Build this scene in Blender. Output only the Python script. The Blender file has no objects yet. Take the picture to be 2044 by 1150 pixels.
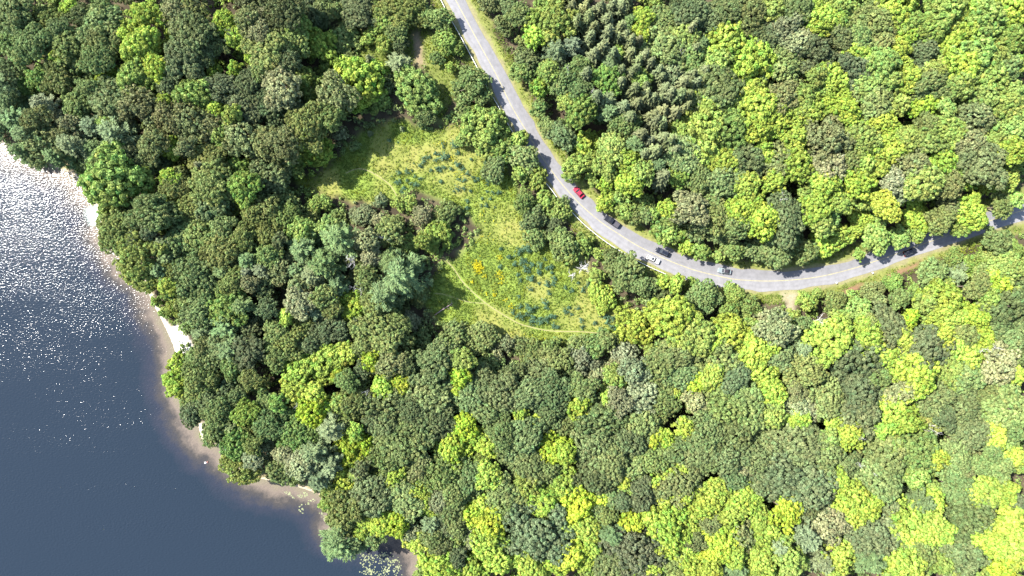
import bpy, math, random
import numpy as np
R_ = math.radians
S = bpy.context.scene
# ------------------------------------------------------------------ camera, light, exposure
HC, LENS = 205.5, 21.0
FPX = LENS / 36.0 * 2044.0
cam = bpy.data.cameras.new('camera'); cam.lens = LENS; cam.sensor_width = 36; cam.clip_start = 1; cam.clip_end = 8000
camo = bpy.data.objects.new('camera', cam); S.collection.objects.link(camo)
camo.location = (0, 0, HC); camo.rotation_euler = (0, 0, 0); S.camera = camo
SUN_EL = R_(46.0); SX, SY = -0.925, 0.38          # towards the sun (scene x right, y up the photo)
w = bpy.data.worlds.new('World'); S.world = w; w.use_nodes = True
nt = w.node_tree; bg = nt.nodes['Background']; sky = nt.nodes.new('ShaderNodeTexSky')
sky.sky_type = 'NISHITA'; sky.sun_disc = False; sky.sun_elevation = SUN_EL
sky.sun_rotation = math.atan2(SX, SY); sky.air_density = 1.0; sky.dust_density = 1.0
nt.links.new(sky.outputs[0], bg.inputs[0]); bg.inputs[1].default_value = 0.125
sl = bpy.data.lights.new('sun', 'SUN'); sl.energy = 4.8; sl.angle = R_(0.53); sl.color = (1.0, 0.965, 0.91)
so = bpy.data.objects.new('sun', sl); S.collection.objects.link(so)
from mathutils import Vector, Matrix
so.rotation_euler = Vector((SX * math.cos(SUN_EL), SY * math.cos(SUN_EL), math.sin(SUN_EL))).to_track_quat('Z', 'Y').to_euler()
so.location = (-200, 80, 260)
S.view_settings.view_transform = 'Standard'; S.view_settings.look = 'None'; S.view_settings.gamma = 1
S.view_settings.exposure = 2.1; S.view_settings.use_curve_mapping = False
S.render.engine = 'CYCLES'
S.cycles.max_bounces = 6; S.cycles.diffuse_bounces = 3; S.cycles.transmission_bounces = 3; S.cycles.sample_clamp_indirect = 6
COL = S.collection
rng = np.random.default_rng(7); random.seed(7)

def W(px, py, z=0.0):                      # photo pixel on the level z -> scene metres
    return np.array([(px - 1022.0) / FPX * (HC - z), -(py - 575.0) / FPX * (HC - z), z])
def WP(pts, z=0.0): return np.array([W(a, b, z)[:2] for a, b in pts])
def topx(x, y, z=0.0): return x * FPX / (HC - z) + 1022.0, 575.0 - y * FPX / (HC - z)

# ------------------------------------------------------------------ small helpers
def tag(o, label=None, cat=None, group=None, kind=None):
    if label: o['label'] = label
    if cat: o['category'] = cat
    if group: o['group'] = group
    if kind: o['kind'] = kind
    return o
def link(name, me, mat=None, parent=None):
    if mat and not me.materials: me.materials.append(mat)
    o = bpy.data.objects.new(name, me); COL.objects.link(o)
    if parent: o.parent = parent
    return o
def empty(name, loc, rz=0.0):
    o = bpy.data.objects.new(name, None); COL.objects.link(o)
    o.location = loc; o.rotation_euler = (0, 0, rz); o.empty_display_size = 0.5
    return o
def quads_mesh(name, Q, smooth=False):     # Q (n,4,3): loose quads
    n = len(Q); me = bpy.data.meshes.new(name)
    me.vertices.add(n * 4); me.vertices.foreach_set('co', np.ascontiguousarray(Q, dtype=np.float32).ravel())
    me.loops.add(n * 4); me.loops.foreach_set('vertex_index', np.arange(n * 4, dtype=np.int32))
    me.polygons.add(n); me.polygons.foreach_set('loop_start', np.arange(0, n * 4, 4, dtype=np.int32))
    me.update(calc_edges=True)
    return me
def mesh(name, V, F, smooth=False):
    me = bpy.data.meshes.new(name); me.from_pydata([tuple(map(float, v)) for v in V], [], F); me.update()
    if smooth: me.polygons.foreach_set('use_smooth', [True] * len(me.polygons))
    return me
def fattr(me, name, vals):
    a = me.attributes.new(name, 'FLOAT', 'FACE'); a.data.foreach_set('value', np.asarray(vals, dtype=np.float32))
def fcol(me, name, cols, dom='FACE'):
    a = me.attributes.new(name, 'FLOAT_COLOR', dom); c = np.ones((len(cols), 4), np.float32); c[:, :3] = cols
    a.data.foreach_set('color', c.ravel())
def tube(pts, rad, n=6, cap=True):         # tapered tube -> V, F
    pts = [Vector(p) for p in pts]; V = []; F = []
    for i, p in enumerate(pts):
        d = (pts[min(i + 1, len(pts) - 1)] - pts[max(i - 1, 0)]).normalized()
        a = d.orthogonal().normalized(); b = d.cross(a)
        for k in range(n):
            t = 2 * math.pi * k / n
            V.append(p + (a * math.cos(t) + b * math.sin(t)) * rad[i])
    for i in range(len(pts) - 1):
        for k in range(n):
            F.append((i * n + k, i * n + (k + 1) % n, (i + 1) * n + (k + 1) % n, (i + 1) * n + k))
    if cap: F.append(tuple(range(n - 1, -1, -1))); F.append(tuple(range((len(pts) - 1) * n, len(pts) * n)))
    return V, F
class MB:
    def __init__(s): s.V = []; s.F = []
    def add(s, V, F):
        o = len(s.V); s.V += [tuple(map(float, v)) for v in V]; s.F += [tuple(i + o for i in f) for f in F]; return s
    def box(s, x0, x1, y0, y1, z0, z1, tx=0.0, ty=0.0):
        V = [(x0, y0, z0), (x1, y0, z0), (x1, y1, z0), (x0, y1, z0), (x0 + tx, y0 + ty, z1), (x1 - tx, y0 + ty, z1), (x1 - tx, y1 - ty, z1), (x0 + tx, y1 - ty, z1)]
        return s.add(V, [(3, 2, 1, 0), (4, 5, 6, 7), (0, 1, 5, 4), (1, 2, 6, 5), (2, 3, 7, 6), (3, 0, 4, 7)])
    def tube(s, pts, rad, n=6): return s.add(*tube(pts, rad, n))
    def build(s, name, mat, parent=None, smooth=False): return link(name, mesh(name, s.V, s.F, smooth), mat, parent)
def inpoly(x, y, poly):
    poly = np.asarray(poly); r = np.zeros(np.shape(x), bool); n = len(poly); j = n - 1
    for i in range(n):
        xi, yi = poly[i]; xj, yj = poly[j]
        c = ((yi > y) != (yj > y)) & (x < (xj - xi) * (y - yi) / (yj - yi + 1e-12) + xi)
        r ^= c; j = i
    return r
def pdist(x, y, line, closed=False):
    line = np.asarray(line, float); d = np.full(np.shape(x), 1e9)
    L = list(zip(line[:-1], line[1:])) + ([(line[-1], line[0])] if closed else [])
    for a, b in L:
        v = b - a; t = np.clip(((x - a[0]) * v[0] + (y - a[1]) * v[1]) / (v @ v + 1e-9), 0, 1)
        d = np.minimum(d, np.hypot(x - a[0] - t * v[0], y - a[1] - t * v[1]))
    return d
def vnoise(x, y, sc, seed=0):
    r = np.random.default_rng(seed); T = r.random((64, 64)); x = np.asarray(x) / sc; y = np.asarray(y) / sc
    xi = np.floor(x).astype(int); yi = np.floor(y).astype(int); fx = x - xi; fy = y - yi
    fx = fx * fx * (3 - 2 * fx); fy = fy * fy * (3 - 2 * fy)
    g = lambda a, b: T[a % 64, b % 64]
    return (g(xi, yi) * (1 - fx) + g(xi + 1, yi) * fx) * (1 - fy) + (g(xi, yi + 1) * (1 - fx) + g(xi + 1, yi + 1) * fx) * fy

# ------------------------------------------------------------------ materials
def newmat(name):
    m = bpy.data.materials.new(name); m.use_nodes = True; t = m.node_tree
    return m, t, t.nodes['Principled BSDF'], t.nodes['Material Output']
def N(t, typ, **kw):
    n = t.nodes.new(typ)
    for k, v in kw.items(): setattr(n, k, v)
    return n
def leafmat(name, source, trans=0.34, rough=0.6, spec=0.12):
    m, t, p, out = newmat(name)
    if source == 'object':
        c = N(t, 'ShaderNodeObjectInfo').outputs['Color']
    else:
        c = N(t, 'ShaderNodeAttribute', attribute_name='col').outputs['Color']
    h = N(t, 'ShaderNodeHueSaturation'); t.links.new(c, h.inputs['Color'])
    a = N(t, 'ShaderNodeAttribute', attribute_name='tint'); b = N(t, 'ShaderNodeAttribute', attribute_name='hue')
    if source == 'object':
        t.links.new(a.outputs['Fac'], h.inputs['Value']); t.links.new(b.outputs['Fac'], h.inputs['Hue'])
    p.inputs['Roughness'].default_value = rough; p.inputs['Specular IOR Level'].default_value = spec
    t.links.new(h.outputs[0], p.inputs['Base Color'])
    tr = N(t, 'ShaderNodeBsdfTranslucent'); mx = N(t, 'ShaderNodeMixShader'); mx.inputs[0].default_value = trans
    t.links.new(h.outputs[0], tr.inputs['Color']); t.links.new(p.outputs[0], mx.inputs[1]); t.links.new(tr.outputs[0], mx.inputs[2])
    t.links.new(mx.outputs[0], out.inputs['Surface'])
    return m
M_LEAF = leafmat('leaf', 'object'); M_NEEDLE = leafmat('needle', 'object', 0.15, 0.6, 0.1)
M_GROWTH = leafmat('undergrowth', 'col'); M_GRASS = leafmat('grass', 'col', 0.3)
def noisemat(name, c0, c1, scale, rough=0.85, spec=0.2, bump=0.0, coords='Object', detail=4):
    m, t, p, out = newmat(name)
    tc = N(t, 'ShaderNodeTexCoord'); n = N(t, 'ShaderNodeTexNoise'); n.inputs['Scale'].default_value = scale; n.inputs['Detail'].default_value = detail
    t.links.new(tc.outputs[coords], n.inputs['Vector'])
    r = N(t, 'ShaderNodeValToRGB'); r.color_ramp.elements[0].color = (*c0, 1); r.color_ramp.elements[1].color = (*c1, 1)
    r.color_ramp.elements[0].position = 0.3; r.color_ramp.elements[1].position = 0.7
    t.links.new(n.outputs['Fac'], r.inputs[0]); t.links.new(r.outputs[0], p.inputs['Base Color'])
    p.inputs['Roughness'].default_value = rough; p.inputs['Specular IOR Level'].default_value = spec
    if bump:
        b = N(t, 'ShaderNodeBump'); b.inputs['Strength'].default_value = bump; t.links.new(n.outputs['Fac'], b.inputs['Height']); t.links.new(b.outputs[0], p.inputs['Normal'])
    return m
M_BARK = noisemat('bark', (0.06, 0.045, 0.035), (0.16, 0.13, 0.10), 3.0, 0.9)
M_DEAD = noisemat('dead wood', (0.36, 0.34, 0.33), (0.50, 0.48, 0.46), 2.0, 0.9)
M_LOG = noisemat('weathered log', (0.22, 0.15, 0.14), (0.38, 0.28, 0.26), 2.0, 0.9)
def paint(name, col, rough=0.35, metal=0.0, coat=0.2):
    m, t, p, out = newmat(name); p.inputs['Roughness'].default_value = rough; p.inputs['Metallic'].default_value = metal
    n = N(t, 'ShaderNodeTexNoise'); n.inputs['Scale'].default_value = 2.5; tc = N(t, 'ShaderNodeTexCoord'); t.links.new(tc.outputs['Object'], n.inputs['Vector'])
    r = N(t, 'ShaderNodeValToRGB'); r.color_ramp.elements[0].color = (*[c * .88 for c in col], 1); r.color_ramp.elements[1].color = (*[min(1, c * 1.08) for c in col], 1)
    t.links.new(n.outputs['Fac'], r.inputs[0]); t.links.new(r.outputs[0], p.inputs['Base Color'])
    p.inputs['Coat Weight'].default_value = coat * .5; p.inputs['Specular IOR Level'].default_value = .22; p.inputs['Coat Roughness'].default_value = 0.08
    return m
M_GLASS = paint('car glass', (0.015, 0.018, 0.022), 0.08, 0, 0.3)
M_TYRE = paint('tyre rubber', (0.02, 0.02, 0.02), 0.8, 0, 0)
M_RIM = paint('alloy rim', (0.45, 0.45, 0.46), 0.3, 0.8, 0)
M_LAMPW = paint('headlamp lens', (0.30, 0.31, 0.32), 0.15, 0, 0.5)
M_LAMPR = paint('tail lamp lens', (0.35, 0.02, 0.02), 0.2, 0, 0.5)
M_STEEL = paint('galvanised steel', (0.62, 0.61, 0.58), 0.5, 0.2, 0)
M_POST = paint('creosoted post', (0.035, 0.03, 0.028), 0.8, 0, 0)
M_WHITE = paint('white paint', (0.78, 0.77, 0.74), 0.5, 0, 0)

# ------------------------------------------------------------------ layout traced on the level ground
YL = [(880, -58), (895, -28), (912, 5), (945, 66), (962, 97), (991, 150), (1018, 206), (1038, 241), (1055, 269), (1080, 311), (1113, 357), (1145, 394),
      (1167, 416), (1199, 443), (1233, 466), (1277, 493), (1330, 518), (1360, 530), (1392, 541), (1457, 556), (1497, 560), (1540, 561), (1592, 558), (1637, 552),
      (1677, 543), (1716, 532), (1742, 523), (1781, 510), (1840, 488), (1890, 471), (1951, 449), (2044, 419), (2110, 398), (2180, 372)]
HL = [18, 18, 18, 18, 18, 18, 18, 18, 18, 18, 18.5, 19, 19.5, 20, 21, 22, 22, 21.5, 21, 20.5, 20, 19.5, 19, 18.5, 18, 18, 18, 18, 18, 18, 18, 18, 18, 18]
HR = [17, 17, 17.5, 18, 18, 18.5, 20, 21, 21.5, 21, 21, 21, 20.5, 20, 20, 21, 21.5, 22, 22.5, 23, 22, 20.5, 19, 18, 18, 18, 18, 18, 18, 18, 18, 18, 18, 18]
def smoothline(P, n=6):                    # Catmull-Rom
    P = np.asarray(P, float); out = []
    for i in range(len(P) - 1):
        p0, p1, p2, p3 = P[max(i - 1, 0)], P[i], P[i + 1], P[min(i + 2, len(P) - 1)]
        for k in range(n):
            t = k / n
            out.append(0.5 * ((2 * p1) + (-p0 + p2) * t + (2 * p0 - 5 * p1 + 4 * p2 - p3) * t * t + (-p0 + 3 * p1 - 3 * p2 + p3) * t ** 3))
    out.append(P[-1]); return np.array(out)
SC = HC / FPX                              # metres per pixel on the ground
_c = smoothline([(*a, l, r) for a, l, r in zip(YL, HL, HR)])
RC = WP(_c[:, :2]); RL = _c[:, 2] * SC; RR = _c[:, 3] * SC
def normals(P):
    d = np.gradient(P, axis=0); d /= np.linalg.norm(d, axis=1)[:, None] + 1e-9
    return np.stack([d[:, 1], -d[:, 0]], 1)  # right hand of travel: away from the lake is minus
RN = normals(RC)                           # points to the lower/left (lake) side? checked below
if (RN[0] @ np.array([-1, -0.4])) < 0: RN = -RN
ROAD_L = RC + RN * RL[:, None]; ROAD_R = RC - RN * RR[:, None]
ROADPOLY = np.vstack([ROAD_L, ROAD_R[::-1]])
SHORE_PX = [(-700, 60), (-300, 190), (-60, 252), (0, 280), (40, 308), (105, 334), (148, 350), (172, 388), (197, 428), (205, 470), (235, 515), (262, 545), (284, 556), (300, 598), (322, 640), (345, 690),
            (350, 720), (350, 765), (366, 805), (378, 845), (396, 853), (402, 880), (428, 886), (450, 908), (462, 925), (500, 950), (545, 962), (598, 974), (645, 992), (668, 1010), (664, 1045), (690, 1062),
            (745, 1058), (790, 1062), (822, 1085), (836, 1112), (842, 1150), (850, 1200), (870, 1300), (960, 1500)]
SHORE = WP(smoothline(SHORE_PX, 3))
LAKEPOLY = np.vstack([SHORE, [[SHORE[-1][0], -600]], [[-900, -600]], [[-900, SHORE[0][1]]]])
MEADOW_PX = [(575, 362), (640, 345), (690, 300), (735, 255), (800, 238), (850, 262), (905, 250), (955, 262), (985, 300), (1015, 345), (1040, 400), (1078, 452), (1100, 500), (1140, 505), (1165, 520), (1195, 560), (1235, 600),
             (1262, 625), (1262, 672), (1200, 690), (1120, 692), (1040, 688), (985, 672), (930, 652), (880, 640), (850, 610), (868, 545), (900, 520), (935, 500), (960, 470), (940, 430), (880, 395), (820, 378), (785, 400), (740, 402), (690, 398), (640, 385)]
CLEAR2_PX = [(668, 25), (720, 60), (770, 60), (800, 100), (800, 45), (845, 30), (870, 70), (905, 110), (925, 170), (905, 200), (880, 240), (855, 215), (850, 130), (810, 140), (790, 175), (745, 140), (700, 95)]
MEADOW = WP(MEADOW_PX); CLEAR2 = WP(CLEAR2_PX)
PATH_PX = [(690, 345), (722, 337), (752, 350), (780, 372), (800, 405), (835, 450), (870, 495), (905, 535), (925, 563), (950, 590), (985, 617), (1020, 638), (1060, 654), (1110, 661), (1165, 662), (1215, 667), (1258, 674), (1300, 680), (1350, 690)]
PATH2_PX = [(868, 585), (900, 592), (935, 603), (968, 606)]
BEACHES = [WP([(345, 655), (358, 648), (366, 660), (382, 688), (383, 702), (350, 706), (340, 690), (330, 668)]), WP([(396, 848), (414, 846), (424, 868), (405, 876)]), WP([(430, 885), (448, 892), (468, 912), (452, 918), (436, 902)]),
           WP([(150, 347), (157, 353), (181, 391), (198, 424), (194, 430), (176, 396)]), WP([(284, 552), (295, 575), (312, 612), (335, 650), (350, 690), (342, 695), (300, 600)])]
SANDLIGHT = WP([(178, 420), (196, 418), (203, 428), (190, 442), (180, 438)])
DIRT = [WP([(1558, 585), (1594, 585), (1588, 600), (1586, 622), (1573, 626), (1568, 605)]), WP([(822, 66), (836, 60), (844, 100), (846, 130), (826, 132), (828, 105)]), WP([(1335, 676), (1368, 682), (1362, 698), (1336, 690)])]
DITCH = [WP([(1680, 580), (1720, 562), (1725, 570), (1690, 588)]), WP([(1768, 552), (1800, 537), (1838, 520), (1842, 526), (1800, 546), (1775, 560)])]

# ------------------------------------------------------------------ the ground, one sheet with the lake basin in it
def axis(lo, hi, step, ext): return np.concatenate([[-ext, -ext * .5, -ext * .25, lo - 60, lo - 20], np.arange(lo, hi + step, step), [hi + 20, hi + 60, ext * .25, ext * .5, ext]])
gx = axis(-190, 190, 0.8, 3000); gy = axis(-108, 108, 0.8, 3000)
GX, GY = np.meshgrid(gx, gy); fx, fy = GX.ravel(), GY.ravel()
LAKE_Z = -0.15
inl = inpoly(fx, fy, LAKEPOLY); ds = pdist(fx, fy, SHORE)
gz = np.where(inl, LAKE_Z - np.minimum(ds * 0.12, 4.0), np.minimum(0, LAKE_Z + ds * 0.06))
C = np.tile([0.050, 0.040, 0.024], (len(fx), 1)); big = vnoise(fx, fy, 9, 3); mid = vnoise(fx, fy, 2.6, 4); fine = vnoise(fx, fy, 1.1, 5)
C *= (0.6 + 0.8 * mid)[:, None]
def lay(mask, col, soft=1.0):
    m = np.clip(mask, 0, 1)[:, None] * soft; C[:] = C * (1 - m) + np.asarray(col) * m
def edge(poly, wdt):
    d = pdist(fx, fy, poly, True); return np.where(inpoly(fx, fy, poly), 0.5 + d / wdt, 0.5 - d / wdt)
near = (np.abs(fx) < 195) & (np.abs(fy) < 112)
mm = edge(MEADOW, 3.0) + (mid - .5) * .8
gr = np.array([0.108, 0.146, 0.026])[None] * (0.7 + 0.5 * mid)[:, None] * (0.8 + 0.4 * fine)[:, None]
tan = np.array([0.158, 0.152, 0.042])
dry = np.clip((big - 0.42) * 3.5, 0, 1) * (0.4 + 0.6 * mid)
lay(mm, gr * (1 - dry[:, None]) + tan * dry[:, None])
lay(edge(CLEAR2, 3.0) + (mid - .5) * .8, np.array([0.09, 0.105, 0.026]) * (0.6 + .8 * mid)[:, None])
dr = pdist(fx, fy, RC); s_up = np.clip((7.6 - dr + (mid - .5) * 2.0) / 1.2, 0, 1)
lay(s_up, (np.array([0.115, 0.125, 0.034]) * (0.7 + 0.6 * fine)[:, None]))
lay(np.clip((4.35 - dr + (mid - .5) * 1.3) / .7, 0, 1), np.array([0.165, 0.14, 0.085]), 0.65)
for d in DIRT: lay(edge(d, 2.0) + (fine - .5) * .7, np.array([0.15, 0.115, 0.07]) if d[0][1] > 60 else np.array([0.20, 0.175, 0.115]))
for d in DITCH: lay(edge(d, 1.2) + (fine - .5) * .9, np.array([0.145, 0.085, 0.05]))
lay(np.clip((2.3 - ds + (mid - .5) * 2) / 1.0, 0, 1) * ~inl, np.array([0.14, 0.12, 0.06]))
for b in BEACHES: lay(edge(b, 1.6) + (fine - .5) * .35, np.array([0.60, 0.56, 0.49]))
lay(inl * 1.0, np.array([0.32, 0.25, 0.18]))
lay(np.clip((0.9 - ds + (fine - .5) * .6) / .5, 0, 1) * ~inl * 0.8, np.array([0.36, 0.28, 0.20]))
lay(~near * 1.0, np.array([0.045, 0.058, 0.024]))
nx, ny = len(gx), len(gy)
I = np.arange(nx * ny).reshape(ny, nx)
faces = np.stack([I[:-1, :-1], I[:-1, 1:], I[1:, 1:], I[1:, :-1]], -1).reshape(-1, 4)
me = bpy.data.meshes.new('ground'); me.vertices.add(nx * ny); me.vertices.foreach_set('co', np.stack([fx, fy, gz], 1).astype(np.float32).ravel())
me.loops.add(faces.size); me.loops.foreach_set('vertex_index', faces.astype(np.int32).ravel()); me.polygons.add(len(faces)); me.polygons.foreach_set('loop_start', np.arange(0, faces.size, 4, dtype=np.int32)); me.update(calc_edges=True)
fcol(me, 'col', C, 'POINT')
m, t, p, out = newmat('ground'); a = N(t, 'ShaderNodeAttribute', attribute_name='col'); tc = N(t, 'ShaderNodeTexCoord')
n1 = N(t, 'ShaderNodeTexNoise'); n1.inputs['Scale'].default_value = 1.6; n1.inputs['Detail'].default_value = 8; n1.inputs['Roughness'].default_value = .75; t.links.new(tc.outputs['Object'], n1.inputs['Vector'])
mr = N(t, 'ShaderNodeMapRange'); mr.inputs[1].default_value = .3; mr.inputs[2].default_value = .7; mr.inputs[3].default_value = .72; mr.inputs[4].default_value = 1.28; t.links.new(n1.outputs['Fac'], mr.inputs[0])
hs = N(t, 'ShaderNodeHueSaturation'); t.links.new(a.outputs['Color'], hs.inputs['Color']); t.links.new(mr.outputs[0], hs.inputs['Value']); t.links.new(hs.outputs[0], p.inputs['Base Color'])
p.inputs['Roughness'].default_value = .95; p.inputs['Specular IOR Level'].default_value = .1
bp = N(t, 'ShaderNodeBump'); bp.inputs['Strength'].default_value = .5; bp.inputs['Distance'].default_value = .15; t.links.new(n1.outputs['Fac'], bp.inputs['Height']); t.links.new(bp.outputs[0], p.inputs['Normal'])
tag(link('ground', me, m), kind='structure')

# ------------------------------------------------------------------ the lake
lx = np.concatenate([[-880, -600, -400, -300], np.arange(-250, -20, 1.5)]); ly = np.concatenate([[-580, -400, -300, -200], np.arange(-150, 90, 1.5)])
LX, LY = np.meshgrid(lx, ly); qx, qy = LX.ravel(), LY.ravel()
dep = np.where(inpoly(qx, qy, LAKEPOLY), pdist(qx, qy, SHORE), 0.0)
I = np.arange(len(qx)).reshape(len(ly), len(lx)); faces = np.stack([I[:-1, :-1], I[:-1, 1:], I[1:, 1:], I[1:, :-1]], -1).reshape(-1, 4)
keep = ((dep[faces] > 0).any(1)) | (np.abs(qx[faces[:, 0]]) > 240)
me = mesh('lake', np.stack([qx, qy, np.full_like(qx, LAKE_Z)], 1), [tuple(map(int, f)) for f in faces[keep]])
at = me.attributes.new('shore', 'FLOAT', 'POINT'); at.data.foreach_set('value', dep.astype(np.float32))
sl_ = edge  # (kept short)
light_patch = np.where(inpoly(qx, qy, SANDLIGHT), 1.0, np.clip(1 - pdist(qx, qy, SANDLIGHT, True) / 1.5, 0, 1))
at = me.attributes.new('sand', 'FLOAT', 'POINT'); at.data.foreach_set('value', light_patch.astype(np.float32))
m, t, p, out = newmat('lake water'); tc = N(t, 'ShaderNodeTexCoord')
a = N(t, 'ShaderNodeAttribute', attribute_name='shore'); nz = N(t, 'ShaderNodeTexNoise'); nz.inputs['Scale'].default_value = .14; nz.inputs['Detail'].default_value = 9; nz.inputs['Roughness'].default_value = .68; t.links.new(tc.outputs['Object'], nz.inputs['Vector'])
sb = N(t, 'ShaderNodeMath', operation='MULTIPLY_ADD'); sb.inputs[1].default_value = 11.0; sb.inputs[2].default_value = -5.5; t.links.new(nz.outputs['Fac'], sb.inputs[0])
ad = N(t, 'ShaderNodeMath', operation='ADD'); t.links.new(a.outputs['Fac'], ad.inputs[0]); t.links.new(sb.outputs[0], ad.inputs[1])
mr = N(t, 'ShaderNodeMapRange'); mr.inputs[1].default_value = 0; mr.inputs[2].default_value = 13; t.links.new(ad.outputs[0], mr.inputs[0])
r = N(t, 'ShaderNodeValToRGB'); e = r.color_ramp.elements
e[0].position = 0.0; e[0].color = (0.112, 0.098, 0.066, 1); e[1].position = 1.0; e[1].color = (0.0108, 0.0168, 0.0252, 1)
for ps, c in ((.2, (.105, .085, .068)), (.42, (.036, .033, .031)), (.68, (.018, .021, .030))): q = e.new(ps); q.color = (*c, 1)
t.links.new(mr.outputs[0], r.inputs[0])
a2 = N(t, 'ShaderNodeAttribute', attribute_name='sand'); mx = N(t, 'ShaderNodeMix', data_type='RGBA'); t.links.new(a2.outputs['Fac'], mx.inputs[0]); t.links.new(r.outputs[0], mx.inputs[6]); mx.inputs[7].default_value = (0.30, 0.40, 0.36, 1)
t.links.new(mx.outputs[2], p.inputs['Base Color'])
p.inputs['Roughness'].default_value = 0.12; p.inputs['IOR'].default_value = 1.33; p.inputs['Specular IOR Level'].default_value = .11
wv = N(t, 'ShaderNodeTexNoise'); wv.inputs['Scale'].default_value = 1.2; wv.inputs['Detail'].default_value = 2.0; wv.inputs['Roughness'].default_value = .5
mp = N(t, 'ShaderNodeMapping'); mp.inputs['Rotation'].default_value = (0, 0, R_(28)); mp.inputs['Scale'].default_value = (1.0, 1.7, 1); t.links.new(tc.outputs['Object'], mp.inputs[0]); t.links.new(mp.outputs[0], wv.inputs['Vector'])
bp = N(t, 'ShaderNodeBump'); bp.inputs['Strength'].default_value = 1.0; bp.inputs['Distance'].default_value = 0.13; t.links.new(wv.outputs['Fac'], bp.inputs['Height']); wn = N(t, 'ShaderNodeTexNoise'); wn.inputs['Scale'].default_value = .045; wn.inputs['Detail'].default_value = 3; mp2 = N(t, 'ShaderNodeMapping'); mp2.inputs['Rotation'].default_value = (0, 0, R_(35)); mp2.inputs['Scale'].default_value = (.6, 2.2, 1); t.links.new(tc.outputs['Object'], mp2.inputs[0]); t.links.new(mp2.outputs[0], wn.inputs['Vector'])
wr = N(t, 'ShaderNodeMapRange'); wr.inputs[1].default_value = .35; wr.inputs[2].default_value = .65; wr.inputs[3].default_value = .7; wr.inputs[4].default_value = 1.2; t.links.new(wn.outputs['Fac'], wr.inputs[0]); t.links.new(wr.outputs[0], bp.inputs['Strength'])
t.links.new(bp.outputs[0], p.inputs['Normal'])
tag(link('lake', me, m), kind='structure')

# ------------------------------------------------------------------ road, line, paths
def ribbon(name, L, Rr, z, mat, crown=0.0):
    n = len(L); V = []; F = []
    for i in range(n):
        V += [(*L[i], z), (*(L[i] * .5 + Rr[i] * .5), z + crown), (*Rr[i], z)]
    for i in range(n - 1):
        a = i * 3; F += [(a, a + 1, a + 4, a + 3), (a + 1, a + 2, a + 5, a + 4)]
    me = mesh(name, V, F)
    u = me.attributes.new('across', 'FLOAT', 'POINT'); u.data.foreach_set('value', np.tile([0, .5, 1.0], n).astype(np.float32))
    o = link(name, me, mat); tag(o, kind='structure'); return o
m, t, p, out = newmat('asphalt'); tc = N(t, 'ShaderNodeTexCoord'); a = N(t, 'ShaderNodeAttribute', attribute_name='across')
n1 = N(t, 'ShaderNodeTexNoise'); n1.inputs['Scale'].default_value = .5; n1.inputs['Detail'].default_value = 8; n1.inputs['Roughness'].default_value = .7; t.links.new(tc.outputs['Object'], n1.inputs['Vector'])
r = N(t, 'ShaderNodeValToRGB'); r.color_ramp.interpolation = 'B_SPLINE'; e = r.color_ramp.elements; e[0].position = 0; e[0].color = (.145, .142, .144, 1); e[1].position = 1; e[1].color = (.113, .110, .112, 1)
for ps, v in ((.12, .166), (.2, .132), (.30, .164), (.4, .138), (.5, .152), (.62, .122), (.72, .134), (.82, .118), (.93, .13)): q = e.new(ps); v *= .95; q.color = (v, v * .975, v * .99, 1)
t.links.new(a.outputs['Fac'], r.inputs[0])
mr = N(t, 'ShaderNodeMapRange'); mr.inputs[1].default_value = .3; mr.inputs[2].default_value = .7; mr.inputs[3].default_value = .8; mr.inputs[4].default_value = 1.16; t.links.new(n1.outputs['Fac'], mr.inputs[0])
hs = N(t, 'ShaderNodeHueSaturation'); t.links.new(r.outputs[0], hs.inputs['Color']); t.links.new(mr.outputs[0], hs.inputs['Value']); t.links.new(hs.outputs[0], p.inputs['Base Color']); p.inputs['Roughness'].default_value = .85; p.inputs['Specular IOR Level'].default_value = .25
jit = lambda n, s, sd: (vnoise(np.arange(n) * 1.0, np.zeros(n), 3.0, sd)[:, None] - .5) * s
RZ = 0.05
ribbon('road', ROAD_L + RN * jit(len(RC), .9, 11), ROAD_R - RN * jit(len(RC), 1.0, 12), RZ, m)
M_LINE = noisemat('worn road paint', (0.16, 0.145, 0.095), (0.27, 0.235, 0.125), 1.2)
ribbon('road_markings', RC + RN * .13, RC - RN * .13, RZ + .006, M_LINE)
M_PATH = noisemat('trodden earth', (0.135, 0.125, 0.05), (0.20, 0.175, 0.085), 1.5)
def trail(pts, wd):
    P = WP(smoothline(pts, 5)); n = normals(P); k = jit(len(P), .4, 21)
    ribbon('path', P + n * (wd / 2 + k), P - n * (wd / 2 - k), 0.012, M_PATH)
trail(PATH_PX, .32); trail(PATH2_PX, .22)

# ------------------------------------------------------------------ leaf clouds
def unit(v): return v / (np.linalg.norm(v, axis=-1, keepdims=True) + 1e-9)
def leafquads(P, Nn, size, r, aspect=.62, jitter=.55, along=None):
    n = len(P); Nn = unit(Nn + r.normal(0, jitter, (n, 3)))
    if along is None: tv = r.normal(0, 1, (n, 3))
    else: tv = along + r.normal(0, .25, (n, 3))
    tv = unit(tv - Nn * np.sum(tv * Nn, 1, keepdims=True)); bv = np.cross(Nn, tv)
    s = (size * (0.7 + .6 * r.random(n)))[:, None] if np.ndim(size) else (size * (0.7 + .6 * r.random(n)))[:, None]
    c = Nn * s * .22
    return np.stack([P - tv * s - c, P + bv * s * aspect + c * .6, P + tv * s - c, P - bv * s * aspect + c * .6], 1)
def sphere_dirs(n, r, zmin=-1.0):
    z = r.uniform(zmin, 1, n); a = r.uniform(0, 2 * np.pi, n); q = np.sqrt(np.maximum(0, 1 - z * z)); return np.stack([q * np.cos(a), q * np.sin(a), z], 1)
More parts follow.
